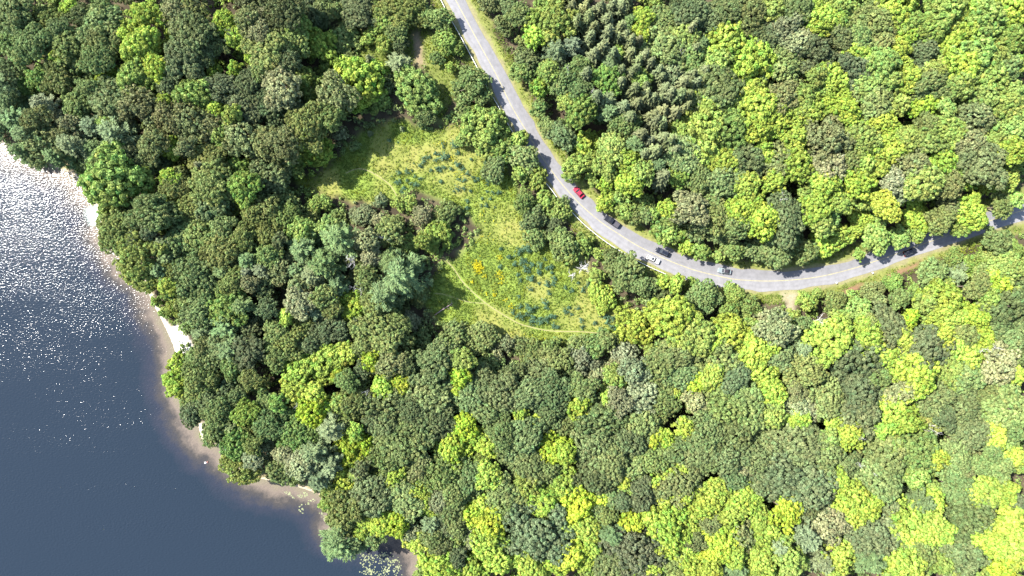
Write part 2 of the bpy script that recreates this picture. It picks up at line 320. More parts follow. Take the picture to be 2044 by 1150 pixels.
def crown_broad(R, kind, seed):
    """crown with its centre plane at z=0; lobes -> leaf lumps -> leaf sprays"""
    r = np.random.default_rng(seed)
    if kind == 'maple': K, lr, lump, leaf, flat = max(6, int(5 + R * 1.3)), .36, .48 + .03 * R, .25, .75
    elif kind == 'oak': K, lr, lump, leaf, flat = max(6, int(6 + R * 1.3)), .36, .42 + .02 * R, .24, .55
    else: K, lr, lump, leaf, flat = max(6, int(6 + R)), .32, .40, .22, .7        # airy, wispy crown
    cs = [(R * r.uniform(-.1, .1), R * r.uniform(-.1, .1), R * .26)]; rs = [R * .44]
    ph = r.uniform(0, 6.28)
    for i in range(K):
        a = ph + 2 * np.pi * i / K + r.uniform(-.4, .4); d = R * r.uniform(.45, .88); q = R * lr * r.uniform(.5, 1.15)
        cs.append((d * np.cos(a), d * np.sin(a), R * (r.uniform(-.16, .16) + .12 - .22 * d / R))); rs.append(q)
    for i in range(K // 2 + 1):
        a = r.uniform(0, 6.28); d = R * r.uniform(.2, .55); cs.append((d * np.cos(a), d * np.sin(a), R * r.uniform(.12, .34))); rs.append(R * lr * r.uniform(.5, .9))
    cs = np.array(cs); rs = np.array(rs); lumps = []; lnorm = []; ltint = []
    for c, q in zip(cs, rs):
        n = int(2.6 * q * q / (lump * lump) * 1.25) + 3
        d = sphere_dirs(n * 3, r, -.35); pos = c + d * np.array([q, q, q * flat])
        ok = np.ones(len(pos), bool)
        for c2, q2 in zip(cs, rs):
            if (c2 == c).all(): continue
            ok &= np.linalg.norm((pos - c2) / np.array([q2, q2, q2 * flat]), axis=1) > .92
        pos, d = pos[ok], d[ok]; sel = []
        for i in range(len(pos)):
            if all(np.sum((pos[i] - pos[j]) ** 2) > (lump * 1.15) ** 2 for j in sel): sel.append(i)
            if len(sel) >= n: break
        if sel: lumps.append(pos[sel]); lnorm.append(d[sel]); ltint += [r.normal(1, .09)] * len(sel)
    L = np.vstack(lumps); LN = np.vstack(lnorm); nl = len(L)
    L = L + r.normal(0, .34 * lump, L.shape)
    per = int(np.clip((lump / leaf) ** 2 * (7.5 if kind != 'airy' else 5.5), 14, 60))
    ls = lump * r.uniform(.6, 1.3, nl); idx = np.repeat(np.arange(nl), per)
    d = unit(sphere_dirs(len(idx), r) + LN[idx] * .6 + np.array([0, 0, .45]))
    P = L[idx] + d * ls[idx][:, None] * r.uniform(.6, 1.1, len(idx))[:, None] * np.array([1, 1, .85])
    tint = ((r.normal(1, .11, nl) * np.array(ltint))[idx] * r.normal(1, .12, len(idx))); hue = .5 + r.normal(0, .015, nl)[idx] + r.normal(0, .008, len(idx))
    Q = leafquads(P, d, leaf, r, .66, .42)
    # inner, sparser shell so that the crown is not hollow
    ni = int(len(idx) * .14); k = r.integers(0, len(cs), ni); di = sphere_dirs(ni, r, -.8)
    Pi = cs[k] + di * (rs[k] * .66)[:, None] * np.array([1, 1, flat]); Qi = leafquads(Pi, di, leaf * 1.9, r, .7, .3)
    rr_ = np.percentile(np.hypot(P[:, 0], P[:, 1]), 93); f_ = R / rr_; Q[..., :2] *= f_; Qi[..., :2] *= f_; cs = cs * np.array([f_, f_, 1])
    return np.concatenate([Q, Qi]), np.concatenate([tint, r.normal(1, .1, ni)]), np.concatenate([hue, np.full(ni, .5)]), cs, rs
def crown_pine(R, seed):
    r = np.random.default_rng(seed); Q = []; T = []
    Hh = R * 2.0; nb = int(26 + R * 7)
    for i in range(nb):
        f = (i + r.random()) / nb; z = Hh * (f - .45); Lb = R * (1 - f) ** .55 * r.uniform(.65, 1.1) + .35; a = i * 2.399 + r.uniform(-.3, .3)
        dr = np.array([np.cos(a), np.sin(a), .05 + .55 * f]); side = np.array([-np.sin(a), np.cos(a), 0])
        n = int(14 + Lb * 16); u = np.sqrt(r.random(n)) * Lb; v = r.normal(0, .13 + .10 * Lb, n) * (1.1 - .5 * u / Lb)
        P = np.array([0, 0, z]) + dr * u[:, None] + side * v[:, None] + np.array([0, 0, 1.0]) * (.05 * u ** 1.2 + r.normal(0, .08, n))[:, None]
        al = dr[None] * 1.0 + side[None] * (v / (.3 + .2 * Lb))[:, None] * .8 + np.array([0, 0, .15])
        Q.append(leafquads(P, np.tile([0, 0, 1.0], (n, 1)), .36, r, .30, .35, al)); T.append(r.normal(1, .13) * r.normal(1, .08, n))
    Q = np.concatenate(Q); T = np.concatenate(T); return Q, T, .5 + r.normal(0, .012, len(Q))
def crown_spruce(R, seed):
    r = np.random.default_rng(seed); Q = []; T = []; Hh = R * 3.6; nlv = int(Hh / .55)
    for l in range(nlv):
        f = l / nlv; z = Hh * (f - .55); Lb = R * (1 - f) ** .85 + .12; nb = max(5, int(11 * (1 - f) + 5))
        for b in range(nb):
            a = 2 * np.pi * (b + r.random() * .8) / nb + l * .7; q = Lb * r.uniform(.7, 1.12); n = int(5 + q * 7)
            u = np.sqrt(r.random(n)) * q; dr = np.array([np.cos(a), np.sin(a), -.22]); side = np.array([-np.sin(a), np.cos(a), 0]); v = r.normal(0, .14, n) * (1.2 - u / q)
            P = np.array([0, 0, z]) + dr * u[:, None] + side * v[:, None] + np.array([0, 0, 1]) * r.normal(0, .06, n)[:, None]
            Q.append(leafquads(P, np.tile([dr[0] * .5, dr[1] * .5, 1.0], (n, 1)), .27, r, .42, .35, np.tile(dr, (n, 1)))); T.append(r.normal(1, .12) * r.normal(1, .08, n))
    return np.concatenate(Q), np.concatenate(T), .5 + r.normal(0, .012, sum(map(len, T)))
def trunk_mesh(R, Hc, seed, lobes=None, thin=1.0):
    """trunk from the root at z=-Hc up to the crown plane z=0, limbs into the lobes"""
    r = np.random.default_rng(seed); mb = MB(); r0 = (.10 + .032 * R) * thin
    pts = [(0, 0, -Hc), (r.normal(0, .15), r.normal(0, .15), -Hc * .55), (r.normal(0, .2), r.normal(0, .2), -R * .25), (0, 0, R * .35)]
    mb.tube(pts, [r0 * 1.25, r0, r0 * .75, r0 * .3], 7)
    if lobes is not None:
        for c in lobes[1:9]: mb.tube([(0, 0, -R * .45), (c[0] * .45, c[1] * .45, c[2] * .5 - R * .12), tuple(c)], [r0 * .5, r0 * .32, r0 * .1], 5)
    return mesh('trunk', mb.V, mb.F, True)
PROTO = {}
def proto(kind, size, var):
    key = (kind, size, var)
    if key in PROTO: return PROTO[key]
    seed = hash((len(kind), int(size * 10), var)) % 10007 + {'maple': 1, 'oak': 2, 'airy': 3, 'pine': 4, 'spruce': 5}[kind] * 37
    lob = None
    if kind in ('maple', 'oak', 'airy'): Q, T, Hu, cs, rs = crown_broad(size, kind, seed); lob = cs
    elif kind == 'pine': Q, T, Hu = crown_pine(size, seed)
    else: Q, T, Hu = crown_spruce(size, seed)
    me = quads_mesh('crown', Q); fattr(me, 'tint', T); fattr(me, 'hue', Hu); me.materials.append(M_NEEDLE if kind in ('pine', 'spruce') else M_LEAF)
    tm = trunk_mesh(size, {'maple': 2.0, 'oak': 2.0, 'airy': 2.0, 'pine': 1.4, 'spruce': 2.05}[kind] * size + (3 if kind not in ('spruce',) else .4), seed, lob); tm.materials.append(M_BARK)
    PROTO[key] = (me, tm); return PROTO[key]
SIZES = {'maple': (2.2, 3.6, 5.4), 'oak': (2.6, 4.4, 6.8), 'airy': (2.4, 4.2), 'pine': (2.2, 3.6, 5.4), 'spruce': (1.9, 2.6)}

# ------------------------------------------------------------------ the trees, read off the photograph tile by tile: x,y,radius,look (tile pixels at three times the photograph's)
# looks: L lime  Y yellow  A light green  V vivid green  M mid green  N deep green  D dark  O olive  B brown olive  T tan grey  G grey green (pine)  P pine  S spruce  W bare; small letter = low growth
TILES = [
(0, 0, "80 60 90M;95 160 80N;280 130 95O;410 40 50L;480 90 75D;600 170 120M;600 60 80M;380 260 110M;180 250 90M;60 250 80M;120 320 75M;740 200 45L;860 100 85L;830 270 105L;1035 200 60L;1150 210 125D;1060 70 100B;1140 30 70O;1330 120 70L;1440 210 90L;1500 330 50L;1310 270 60M;1480 110 70B;600 250 90N;560 340 100M;440 370 110M;640 480 70L;800 440 100A;920 390 70L;1100 320 120D;1010 500 70D;1170 560 120A;1270 430 50L;1400 400 40L;1330 520 90D;1490 510 90D;1460 640 90D;330 330 40L;220 460 70V;330 450 90O;660 590 100N;830 620 110B;460 640 110M;260 560 60m;50 520 90P;60 620 80P;110 720 100P;250 620 60G;200 700 80B;400 740 80T;250 840 130B;430 870 80G;550 760 70G;690 800 110G;630 740 45A;1000 690 100B;1130 720 110B;1240 770 110B;1180 840 100O;980 600 50L;1290 640 50L;1380 680 60A;1450 810 115B;1310 800 65A;900 860 90B;1020 880 60L;1100 880 60B;1240 970 95O;1280 925 45L;650 1070 160A;1030 1090 100O;1010 1050 50L;1270 1100 110M;1460 1110 90A;600 960 80M;480 970 55m;730 670 70D;900 700 60B;340 160 60N;30 150 50N;780 560 50A;40 450 50N;520 520 60M;1390 210 50D;1220 1000 50S;150 800 70P;40 690 60P;350 800 60B;330 930 70P;560 890 60P;750 930 80D;860 980 70D;120 900 60P;200 960 60p"),
(512, 0, "220 140 90A;150 40 110D;20 100 70T;60 300 100O;200 250 100M;375 265 90L;500 290 60O;430 400 60A;290 490 85A;130 440 75T;150 530 100T;40 560 60D;80 640 100D;200 360 70D;470 60 55m;540 110 35s;610 60 85D;760 120 75A;860 60 110O;830 190 65m;990 70 80M;1080 110 85M;1130 240 70a;1200 290 50a;850 260 50d;690 380 50s;850 390 70g;780 490 45d;610 500 140L;700 570 90A;950 520 150V;1290 510 135M;1380 760 145A;1480 900 100A;460 560 100B;430 640 50A;350 650 60O;240 660 60N;450 700 90O;500 790 45T;290 770 110O;160 870 100B;340 900 120L;190 970 90A;50 850 90B;60 1060 140N;1010 690 60m;1420 1010 80M;1280 700 60a;1230 830 50a;670 230 40a;760 260 45a;700 180 35a;680 800 28s;870 770 20s;1080 340 45m;1160 400 35a;590 870 40m;320 100 70D;20 420 60O;400 30 60M;20 200 60T;1240 650 60M"),
(1024, 0, "100 250 85O;130 215 60L;40 90 70M;120 110 60A;270 130 100A;60 420 80M;170 520 80L;210 420 85A;90 340 85N;250 310 85G;350 270 65G;430 60 45S;450 110 50S;520 60 45S;590 50 40S;640 70 50S;560 130 50S;480 180 50S;700 120 45P;640 180 50S;560 210 55S;460 240 50S;620 240 40S;700 250 45S;745 260 40S;530 300 60S;590 330 50S;480 340 50S;700 330 45S;570 400 50P;640 430 45S;690 460 40S;740 380 45S;730 420 40S;860 430 45S;880 470 40S;640 500 45S;720 540 50S;790 570 45S;830 590 45S;930 570 50S;975 590 60S;900 540 45S;560 600 55G;500 580 45S;580 670 55P;660 640 45S;830 700 50S;880 740 50S;850 720 45S;760 810 50S;810 850 45S;730 860 55P;890 830 45S;840 910 55S;920 850 60S;870 990 50P;900 1050 50S;1000 980 45P;1030 640 40S;960 680 50S;1050 190 45S;1080 150 40S;1130 260 45P;1060 460 45S;1090 500 45S;780 340 45S;820 380 40S;1010 500 45S;780 100 50L;770 190 40L;910 120 80M;1000 210 80A;910 280 110M;1090 340 90M;1080 250 40O;640 310 35A;410 390 60M;570 460 75V;320 470 65M;780 480 55A;950 430 60T;1200 540 115N;1180 120 105N;1080 80 95D;1280 90 95N;1280 220 115L;1430 100 120N;1480 240 80D;1400 380 130L;1240 360 85A;1420 560 80L;1300 640 80A;1470 640 100L;1130 610 75L;1200 645 45L;1150 760 140A;1290 760 95A;1340 830 65M;1470 760 85L;1500 880 45L;1010 760 55A;1020 920 85M;1200 920 65L;1250 960 75L;1400 960 115N;1250 1060 110M;1400 1100 65L;1120 1060 80M;1010 1040 65A;1520 940 40L;680 760 85M;410 660 95A;320 620 55A;160 640 60M;300 820 95N;210 760 65M;440 860 80L;590 880 75A;410 990 110A;560 970 90A;690 970 75L;700 1090 85L;560 1110 60L;780 1030 65A;480 1090 40A;30 850 75A;150 1050 80A;50 1040 70A;60 930 90M;330 410 40W;465 520 42W;1000 310 28W;800 650 28t;170 420 50A;440 440 45S;400 530 55M;380 140 50S;350 60 50S;740 620 45S;700 700 45S;1080 300 40S;870 600 40S;960 900 45S"),
(1532, 0, "40 60 60A;120 160 80T;190 60 110N;190 250 70T;280 300 105D;90 420 130M;300 170 60L;340 100 85L;440 40 80A;430 130 60A;450 220 70B;540 310 60L;640 140 125O;780 40 95L;690 260 70O;800 290 50L;860 130 70A;850 220 65L;930 310 90D;960 170 80A;1070 60 105A;1230 50 95L;1320 110 105A;1460 60 95L;1180 210 105L;1080 250 50L;1290 190 60A;1250 310 125A;1480 230 70A;1440 400 70M;1520 380 60A;1360 470 90A;1180 390 100L;690 390 90A;840 460 85L;740 480 60A;510 410 95D;380 460 90L;300 450 55A;970 500 85M;1070 530 80O;1160 490 80A;1310 580 80A;1420 620 95A;1480 540 60A;100 560 70B;210 590 90A;620 600 115O;600 530 65A;790 620 60A;460 640 80L;270 650 85L;60 650 80L;60 760 80L;160 810 85L;490 720 65L;670 730 75L;720 790 65L;930 620 75L;1080 650 50A;1250 690 85B;1060 760 90A;960 740 65O;840 820 70A;960 840 75A;1120 800 70A;360 830 130B;570 830 90A;620 920 80L;760 890 70L;1220 840 75B;1290 960 130D;1440 760 90A;1470 900 70L;1060 960 75L;870 980 105B;680 1000 70L;180 990 105L;60 960 75B;60 1080 60L;360 1010 100T;500 960 60O;590 990 60A;350 1110 85L;560 1100 80L;760 1070 75T;930 1090 90A;1100 1100 95B;1190 1080 70L;1320 1100 60L;1440 1060 85A;1480 980 60A;440 935 25W;20 200 60D;1380 330 60A;1010 420 60A;560 200 60O;1390 830 60A"),
(0, 384, "690 240 125O;830 415 150O;890 120 115M;1060 120 55A;1130 90 95O;1270 60 115N;1450 30 65L;1500 130 55O;970 310 55G;1040 330 75M;1080 240 75M;1200 240 90M;1320 210 75M;1360 360 135O;1450 270 75O;1190 370 75M;1150 500 105M;1240 540 60D;990 560 45L;1030 490 55O;1380 540 75O;1480 540 55T;1480 480 55G;1350 680 95A;1360 800 110P;1130 650 65M;1170 720 80M;1240 630 75M;1040 680 60a;1220 840 75P;1120 800 45m;1060 1020 60L;1040 1120 60L;1160 1000 65M;1250 1010 90M;1180 1110 105M;1380 940 95P;1470 960 75D;1390 1040 75M;1480 1110 55O;900 560 40a;930 650 35a;980 720 35a;640 60 45a;880 240 50D;950 470 60P;1000 400 60P;1330 480 60P;1120 580 55D;800 300 60D;1260 470 60M;1440 680 60P;1200 920 50N;1300 930 60N;1490 820 60D;1480 400 60P"),
(512, 384, "60 100 95O;150 180 105O;180 60 95O;330 170 65O;420 220 75A;350 80 60a;480 150 55O;270 240 75A;290 340 105P;490 270 105P;740 50 55T;630 140 65T;720 160 40T;660 290 75T;830 190 60o;990 140 60T;1130 130 88M;1080 260 88A;900 310 60a;560 400 55W;680 390 50T;590 580 55W;860 500 160P;760 620 95P;800 420 85P;940 430 90P;960 620 65O;60 370 75M;130 290 45D;30 460 50G;150 450 85B;330 500 75G;400 430 95P;380 630 75M;240 660 85T;180 740 50L;370 720 65G;460 700 50O;590 690 85L;300 800 55O;110 840 55M;470 830 120D;750 820 120O;830 700 75O;920 770 60T;190 900 105O;110 970 85O;430 1010 105L;540 960 60L;680 1000 62Y;630 1060 55D;790 1030 75B;880 1030 55D;850 1130 45Y;260 1090 95L;540 1130 55M;490 1100 35Y;990 900 95M;1060 1050 125N;1170 870 95M;1220 1110 50Y;1230 1000 75A;1350 870 105M;1440 970 55T;1410 1040 95M;1500 900 55D;60 250 80M;240 470 70P;480 560 60P;660 500 70M;240 560 50N;40 560 60D;60 700 60D;850 60 50a;920 60 45a;410 60 50a;700 680 60O;330 900 70D;640 920 70O;790 900 70O;300 160 60O;780 280 40W"),
(1024, 384, "60 60 75M;200 60 80A;280 110 85A;120 160 90N;130 260 75M;250 180 65D;300 310 95M;420 300 75A;510 370 45a;590 400 75O;680 470 95M;650 530 65M;770 560 75M;740 500 55A;900 530 45L;980 550 65L;530 620 88L;730 800 120L;950 740 110L;1150 620 115M;840 680 55m;1060 850 95A;1130 860 95A;1310 860 105L;1290 720 70A;1420 680 80o;1490 740 55t;1450 940 85L;1330 620 70a;1230 1000 115O;1080 930 65A;1470 1090 95L;1190 1110 65L;1100 1110 30Y;1330 1110 85D;870 950 75M;980 990 95M;830 930 45A;680 980 105T;610 1040 75T;880 1060 105O;730 1080 95T;500 930 95M;560 900 80M;400 1000 115T;130 980 105O;250 1010 95O;140 1090 130N;330 1100 95M;520 1080 75T;620 1110 75A;1010 1120 85N;560 50 75L;670 110 65A;780 60 85A;740 140 55M;840 130 55A;930 90 65L;1070 90 95T;1190 60 55O;1220 140 85O;1360 110 95L;1450 60 55L;1490 160 95L;930 260 70A;1040 330 55L;860 220 45A;980 180 55M;1110 240 85M;1240 260 75M;1130 350 65A;1230 380 40A;1320 350 75O;1420 340 75M;1480 260 75M;1330 200 65M;410 460 60W;340 500 45W;500 500 50A;830 560 55M;300 60 50M;350 380 50A;800 130 45M;1010 260 45A;1190 640 60M;1020 640 50m;380 900 55m;230 930 60M;50 920 60M;1400 780 60A;1210 880 70L;1300 570 50a;1080 540 40a"),
(1532, 384, "105 20 38W;100 160 115D;60 350 105M;230 370 95M;300 100 85L;330 200 75A;440 60 55A;420 260 105L;350 310 90L;560 160 85L;540 230 55L;720 90 95L;660 260 100A;800 260 65A;870 70 85L;900 170 85L;1040 160 95O;1110 80 85B;1230 120 95L;1160 210 65A;900 260 55A;1010 230 50A;550 370 35A;1405 80 75M;1490 40 50A;1385 300 95M;1490 345 65A;1120 390 70a;990 480 85M;1140 500 55G;1230 450 85A;1260 560 55O;1430 460 75A;1380 570 75Y;640 590 70m;760 540 60a;800 640 65M;960 580 55M;1060 650 115L;960 650 55A;1110 740 85L;1230 740 75L;240 660 80A;410 660 70O;560 700 85A;450 760 55A;340 780 55W;390 880 105L;600 860 95L;60 830 105T;30 930 55L;160 870 65N;210 930 55G;90 980 75M;340 1010 45t;540 1010 145D;730 810 105D;850 760 45Y;820 890 65L;690 980 65L;820 1010 75M;950 960 115D;1030 860 75L;1180 850 75O;1280 880 75L;1140 950 85L;1200 1000 75L;1270 940 38W;1370 940 48W;1440 680 125N;1380 800 75M;1460 860 75M;1400 1040 105T;1500 980 55M;1500 1090 45L;30 1080 45L;230 1070 105O;900 1100 115L;660 1110 95M;1110 1080 75A;1200 1110 75M;150 300 70M;1330 400 55A;1480 600 55A;680 660 55M;880 600 50a;500 620 45a;1060 550 60A;1340 640 60A;600 780 50M;150 740 45a;300 600 40a"),
(0, 766, "1060 30 58L;1180 50 105M;1160 180 75D;1300 170 95M;1330 60 75D;1470 180 75A;1300 270 85M;1250 345 38m;1420 360 98V;1470 290 75O;1440 500 105O;1500 450 55T;1500 380 55O;1400 80 60N;1240 130 60D;1390 260 55P;1340 460 25a"),
(512, 766, "80 240 95N;60 130 75M;120 120 55V;220 40 65L;330 60 55L;330 170 78Y;230 100 45W;220 290 105M;430 150 55A;500 120 55A;440 260 88G;580 110 95O;660 40 42W;860 10 48Y;760 20 55L;650 140 25Y;780 130 125N;760 260 105N;1050 90 125N;1090 230 105D;1290 90 115N;1450 60 105N;1210 30 42Y;1240 260 68Y;1320 320 48L;1180 400 80L;1390 360 58L;1480 300 105N;960 310 95N;850 400 125N;790 450 105M;970 500 65B;350 400 88G;450 490 88G;560 380 85Y;650 360 52Y;580 290 45L;50 400 75B;160 430 55T;270 500 75T;370 570 75G;120 520 65M;240 560 48m;530 620 115L;440 650 55A;610 550 55A;820 560 72L;690 690 120D;530 770 95M;430 720 48A;880 690 95M;950 650 65L;1000 710 65L;1110 560 115M;1260 580 105M;1180 660 95M;1090 700 55T;1390 560 72L;1470 660 75M;1450 740 95M;640 830 75L;740 840 65L;840 840 75Y;500 950 110P;600 960 60P;690 930 50M;1290 780 75Y;1400 850 88Y;1350 720 48L;1380 960 85L;1040 830 75G;920 900 45T;970 950 58L;1060 940 65M;1200 860 65O;1290 930 55T;1200 940 55A;1100 1080 95L;1300 1100 75L;1450 1040 85L;1480 980 65M;1010 1040 45t;1200 1050 55D;1160 760 75M;930 150 80N;1000 240 70N;520 220 55O;500 850 60P;20 300 60O;240 470 55T;700 230 55D;620 520 45D;900 780 60N;1090 980 55D;1380 170 70N;1150 860 60D"),
(1024, 766, "390 120 85L;230 60 105N;80 80 95N;420 40 65M;210 190 85N;50 170 45L;110 220 38L;60 330 105N;90 480 105N;230 390 88Y;310 430 58L;210 520 65O;640 100 75T;780 80 95T;570 90 38L;520 240 125N;500 350 135N;760 240 115M;700 330 115N;890 120 85M;980 60 28L;1090 10 38Y;1100 110 75T;1160 60 75O;1030 270 58L;920 330 55L;850 340 38Y;1250 150 135M;1420 130 115M;1510 60 48L;1320 300 135N;1130 300 95N;1120 420 105N;960 400 95N;820 450 85M;580 470 105N;500 560 115D;720 500 65M;1010 510 58L;930 540 38L;840 590 38L;660 590 32L;1000 610 125N;760 680 95D;600 690 65M;540 690 48Y;1290 440 115N;1450 450 105N;1380 490 55T;1480 600 95N;1340 580 85N;1180 480 55M;90 610 75A;40 680 45O;190 710 88L;310 610 75L;400 730 98Y;150 900 165D;340 860 48L;450 880 65L;90 800 55D;350 1030 85Y;230 1070 65L;110 1090 75L;450 1060 55L;580 890 85P;720 980 145D;720 810 75Y;830 800 55L;910 700 55L;930 880 105L;900 800 55L;1000 770 55L;1060 840 55L;1150 700 75L;1130 760 75L;1230 660 85L;1360 700 75L;1290 790 85L;1180 850 55B;1080 950 55B;1160 920 55B;1340 900 85B;1040 980 55L;930 970 55L;1260 960 88Y;1330 1020 75L;1170 1020 68Y;1480 810 75L;1490 920 75L;1480 1060 75L;1320 1110 75P;1180 1110 55L;1060 1100 65L;960 1100 75M;740 1080 55Y;830 1110 48L;600 1100 95N;490 980 55L;500 750 65M;560 790 55O;880 1050 55M;640 380 70N;860 320 70N;660 720 55D;1420 690 70L;1040 680 50L"),
(1532, 766, "40 50 65L;40 200 75A;170 60 55B;180 160 65T;190 210 45L;340 100 105O;560 60 130D;560 190 105D;420 220 55L;500 320 75L;370 330 55A;740 160 105L;850 220 85L;720 260 55L;820 50 75T;910 10 55L;1000 90 95N;1150 160 130N;1290 70 95M;1440 150 105M;1320 140 32L;1220 300 115N;1370 310 65L;1460 290 65M;1480 440 48L;1120 450 95M;990 270 42W;570 330 48W;545 470 32W;620 535 24W;880 390 135O;1000 440 65L;700 470 125N;660 600 125O;900 560 55A;180 370 135N;370 420 115N;100 560 135D;270 650 135D;120 770 88Y;430 590 65L;520 680 95L;600 730 75L;500 790 75L;740 740 55B;920 700 75P;1000 700 55L;850 820 125L;980 830 85L;960 900 95L;1060 900 65L;870 930 65L;640 930 115D;390 840 95T;210 900 105G;320 1060 75G;120 1010 75A;60 970 55G;430 1040 75L;590 1040 105P;900 1020 95O;840 1090 95L;1180 1030 125N;1200 800 145N;1160 640 95N;1190 530 55B;1310 650 85L;1430 660 75L;1230 660 55L;1350 570 42t;1410 850 95L;1460 960 95L;1340 950 85L;1410 1070 85Y;1500 1050 48L;1500 720 45D;1400 500 75M;1280 500 55M;480 480 60N;760 380 55A;1060 1060 75A;1080 200 60N;1340 420 55M;720 1070 60L;30 880 55L;250 760 60D"),
]
PAL = {'L': (.240, .328, .056), 'Y': (.262, .345, .042), 'A': (.188, .262, .066), 'V': (.155, .250, .066), 'M': (.156, .212, .074), 'N': (.128, .170, .068), 'D': (.108, .140, .064),
       'O': (.160, .204, .066), 'B': (.152, .178, .074), 'T': (.196, .222, .112), 'G': (.128, .168, .084), 'P': (.098, .148, .058), 'S': (.120, .142, .066), 'W': (.6, .6, .6)}
KINDS = {'L': ('maple_tree', 'maple', 'lime green maple'), 'Y': ('maple_tree', 'maple', 'yellow green maple'), 'A': ('leafy_tree', 'maple', 'light green leafy tree'), 'V': ('leafy_tree', 'maple', 'vivid green leafy tree'),
         'M': ('broadleaf_tree', 'oak', 'mid green broadleaf tree'), 'N': ('oak_tree', 'oak', 'deep green oak'), 'D': ('oak_tree', 'oak', 'dark green oak'), 'O': ('broadleaf_tree', 'oak', 'olive broadleaf tree'),
         'B': ('broadleaf_tree', 'airy', 'brownish broadleaf tree'), 'T': ('thin_crowned_tree', 'airy', 'tan thin-crowned tree'), 'G': ('pine_tree', 'pine', 'grey green pine'), 'P': ('pine_tree', 'pine', 'blue green pine'), 'S': ('spruce_tree', 'spruce', 'dark spruce')}
trees = []                                  # px, py, r_px, look, low
for ox, oy, s in TILES:
    for e_ in s.split(';'):
        a, b, c = e_.split(); lk = c[-1]
        trees.append([ox + float(a) / 2.994, oy + float(b) / 2.994, float(c[:-1]) / 2.994, lk.upper(), lk.islower(), False])
# the gaps between those crowns: younger trees of the look of their neighbours
fr = np.random.default_rng(21)
tx = np.array([q[0] for q in trees]); ty = np.array([q[1] for q in trees]); tr_ = np.array([q[2] for q in trees])
def forest_ok(px, py, margin):
    x, y = (px - 1022) * SC, -(py - 575) * SC
    bad = inpoly(x, y, LAKEPOLY) | inpoly(x, y, MEADOW) | inpoly(x, y, CLEAR2) | (pdist(x, y, RC) < 7.5 + margin) | (pdist(x, y, SHORE) < margin)
    for d in DIRT + BEACHES + DITCH: bad |= pdist(x, y, d, True) < margin
    return ~bad
cand = np.stack([fr.uniform(-45, 2090, 11000), fr.uniform(-45, 1195, 11000)], 1); okc = forest_ok(cand[:, 0], cand[:, 1], 2.0) & (pdist((cand[:, 0] - 1022) * SC, -(cand[:, 1] - 575) * SC, MEADOW, True) > 11); cand = cand[okc]
fill = []
for rad in (21, 16, 12):
    for px, py in cand:
        d = np.hypot(tx - px, ty - py) - tr_
        if d.min() > -rad * .35 and all(math.hypot(px - f[0], py - f[1]) > (rad + f[2]) * .8 for f in fill):
            k = int(np.argmin(np.hypot(tx - px, ty - py))); lk = trees[k][3]
            if lk == 'W': lk = 'O'
            lk = {'Y': 'A', 'L': 'A', 'M': 'N'}.get(lk, lk)
            fill.append([px, py, rad * fr.uniform(.95, 1.25), lk, False, True])
        if len(fill) > 260: break
trees += fill

# where each tree stands in words: landmark, side, rank
LM = [('the red car', 1155, 384), ('the black pickup', 1221, 442), ('the white estate car', 1304, 518), ('the silver car', 1446, 541), ('the shaded black car', 1817, 502), ('the dirt pull-off', 1578, 605),
      ('the triangular beach', 366, 680), ('the small beach', 408, 862), ('the white towel', 212, 421), ('the small lily pad patch', 610, 990), ('the large lily pad patch', 765, 1115), ('the big pine', 799, 551),
      ('the yellow flower clump', 955, 534), ('the fallen trunk', 882, 616), ('the clearing\'s white snag', 1155, 540), ('the top left corner', 0, 0), ('the top right corner', 2044, 0), ('the bottom right corner', 2044, 1150),
      ('the road\'s upper end', 910, 0), ('the road\'s far right end', 2044, 420), ('the footpath\'s right end', 1258, 674), ('the dirt strip', 832, 110), ('the snag above the curve', 1567, 390), ('the lone yellow maple', 739, 718),
      ('the round lime maple', 1154, 806), ('the pale blue pine', 1840, 1000), ('the bottom edge\'s middle', 1250, 1150), ('the right edge\'s middle', 2044, 690), ('the spruce stand', 1240, 150), ('the top edge\'s right part', 1500, 0),
      ('the top edge\'s left part', 450, 0), ('the white forked snag', 1725, 877), ('the right edge\'s upper part', 2044, 210), ('the guardrail\'s end', 1328, 547)]
ORD = ['', 'second ', 'third ', 'fourth ', 'fifth ', 'sixth ', 'seventh ', 'eighth ', 'ninth ', 'tenth ', 'eleventh ', 'twelfth ', 'thirteenth ', 'fourteenth ', 'fifteenth ']
def place_words(items):                     # items: (px, py, description) -> one label each, no two alike
    groups = {}
    for i, (px, py, d) in enumerate(items):
        k = min(range(len(LM)), key=lambda j: math.hypot(px - LM[j][1], py - LM[j][2])); dx, dy = px - LM[k][1], py - LM[k][2]
        side = ('right of' if dx > 0 else 'left of') if abs(dx) > abs(dy) else ('below' if dy > 0 else 'above')
        groups.setdefault((d, k, side), []).append((math.hypot(dx, dy), i))
    out = [None] * len(items)
    for (d, k, side), L in groups.items():
        L.sort()
        for n_, (_, i) in enumerate(L):
            out[i] = f"{d} {side} {LM[k][0]}" if len(L) == 1 else f"{d}, {ORD[min(n_, 14)]}nearest {side} {LM[k][0]}"
    return out
def sizeword(rp): return 'small' if rp < 17 else ('broad' if rp > 31 else 'mid-sized')
live = [q for q in trees if q[3] != 'W']; snags = [q for q in trees if q[3] == 'W']
labs = place_words([(q[0], q[1], ('low ' if q[4] else '') + sizeword(q[2]) + ' ' + KINDS[q[3]][2]) for q in live])
vr = np.random.default_rng(5); nkind = {}
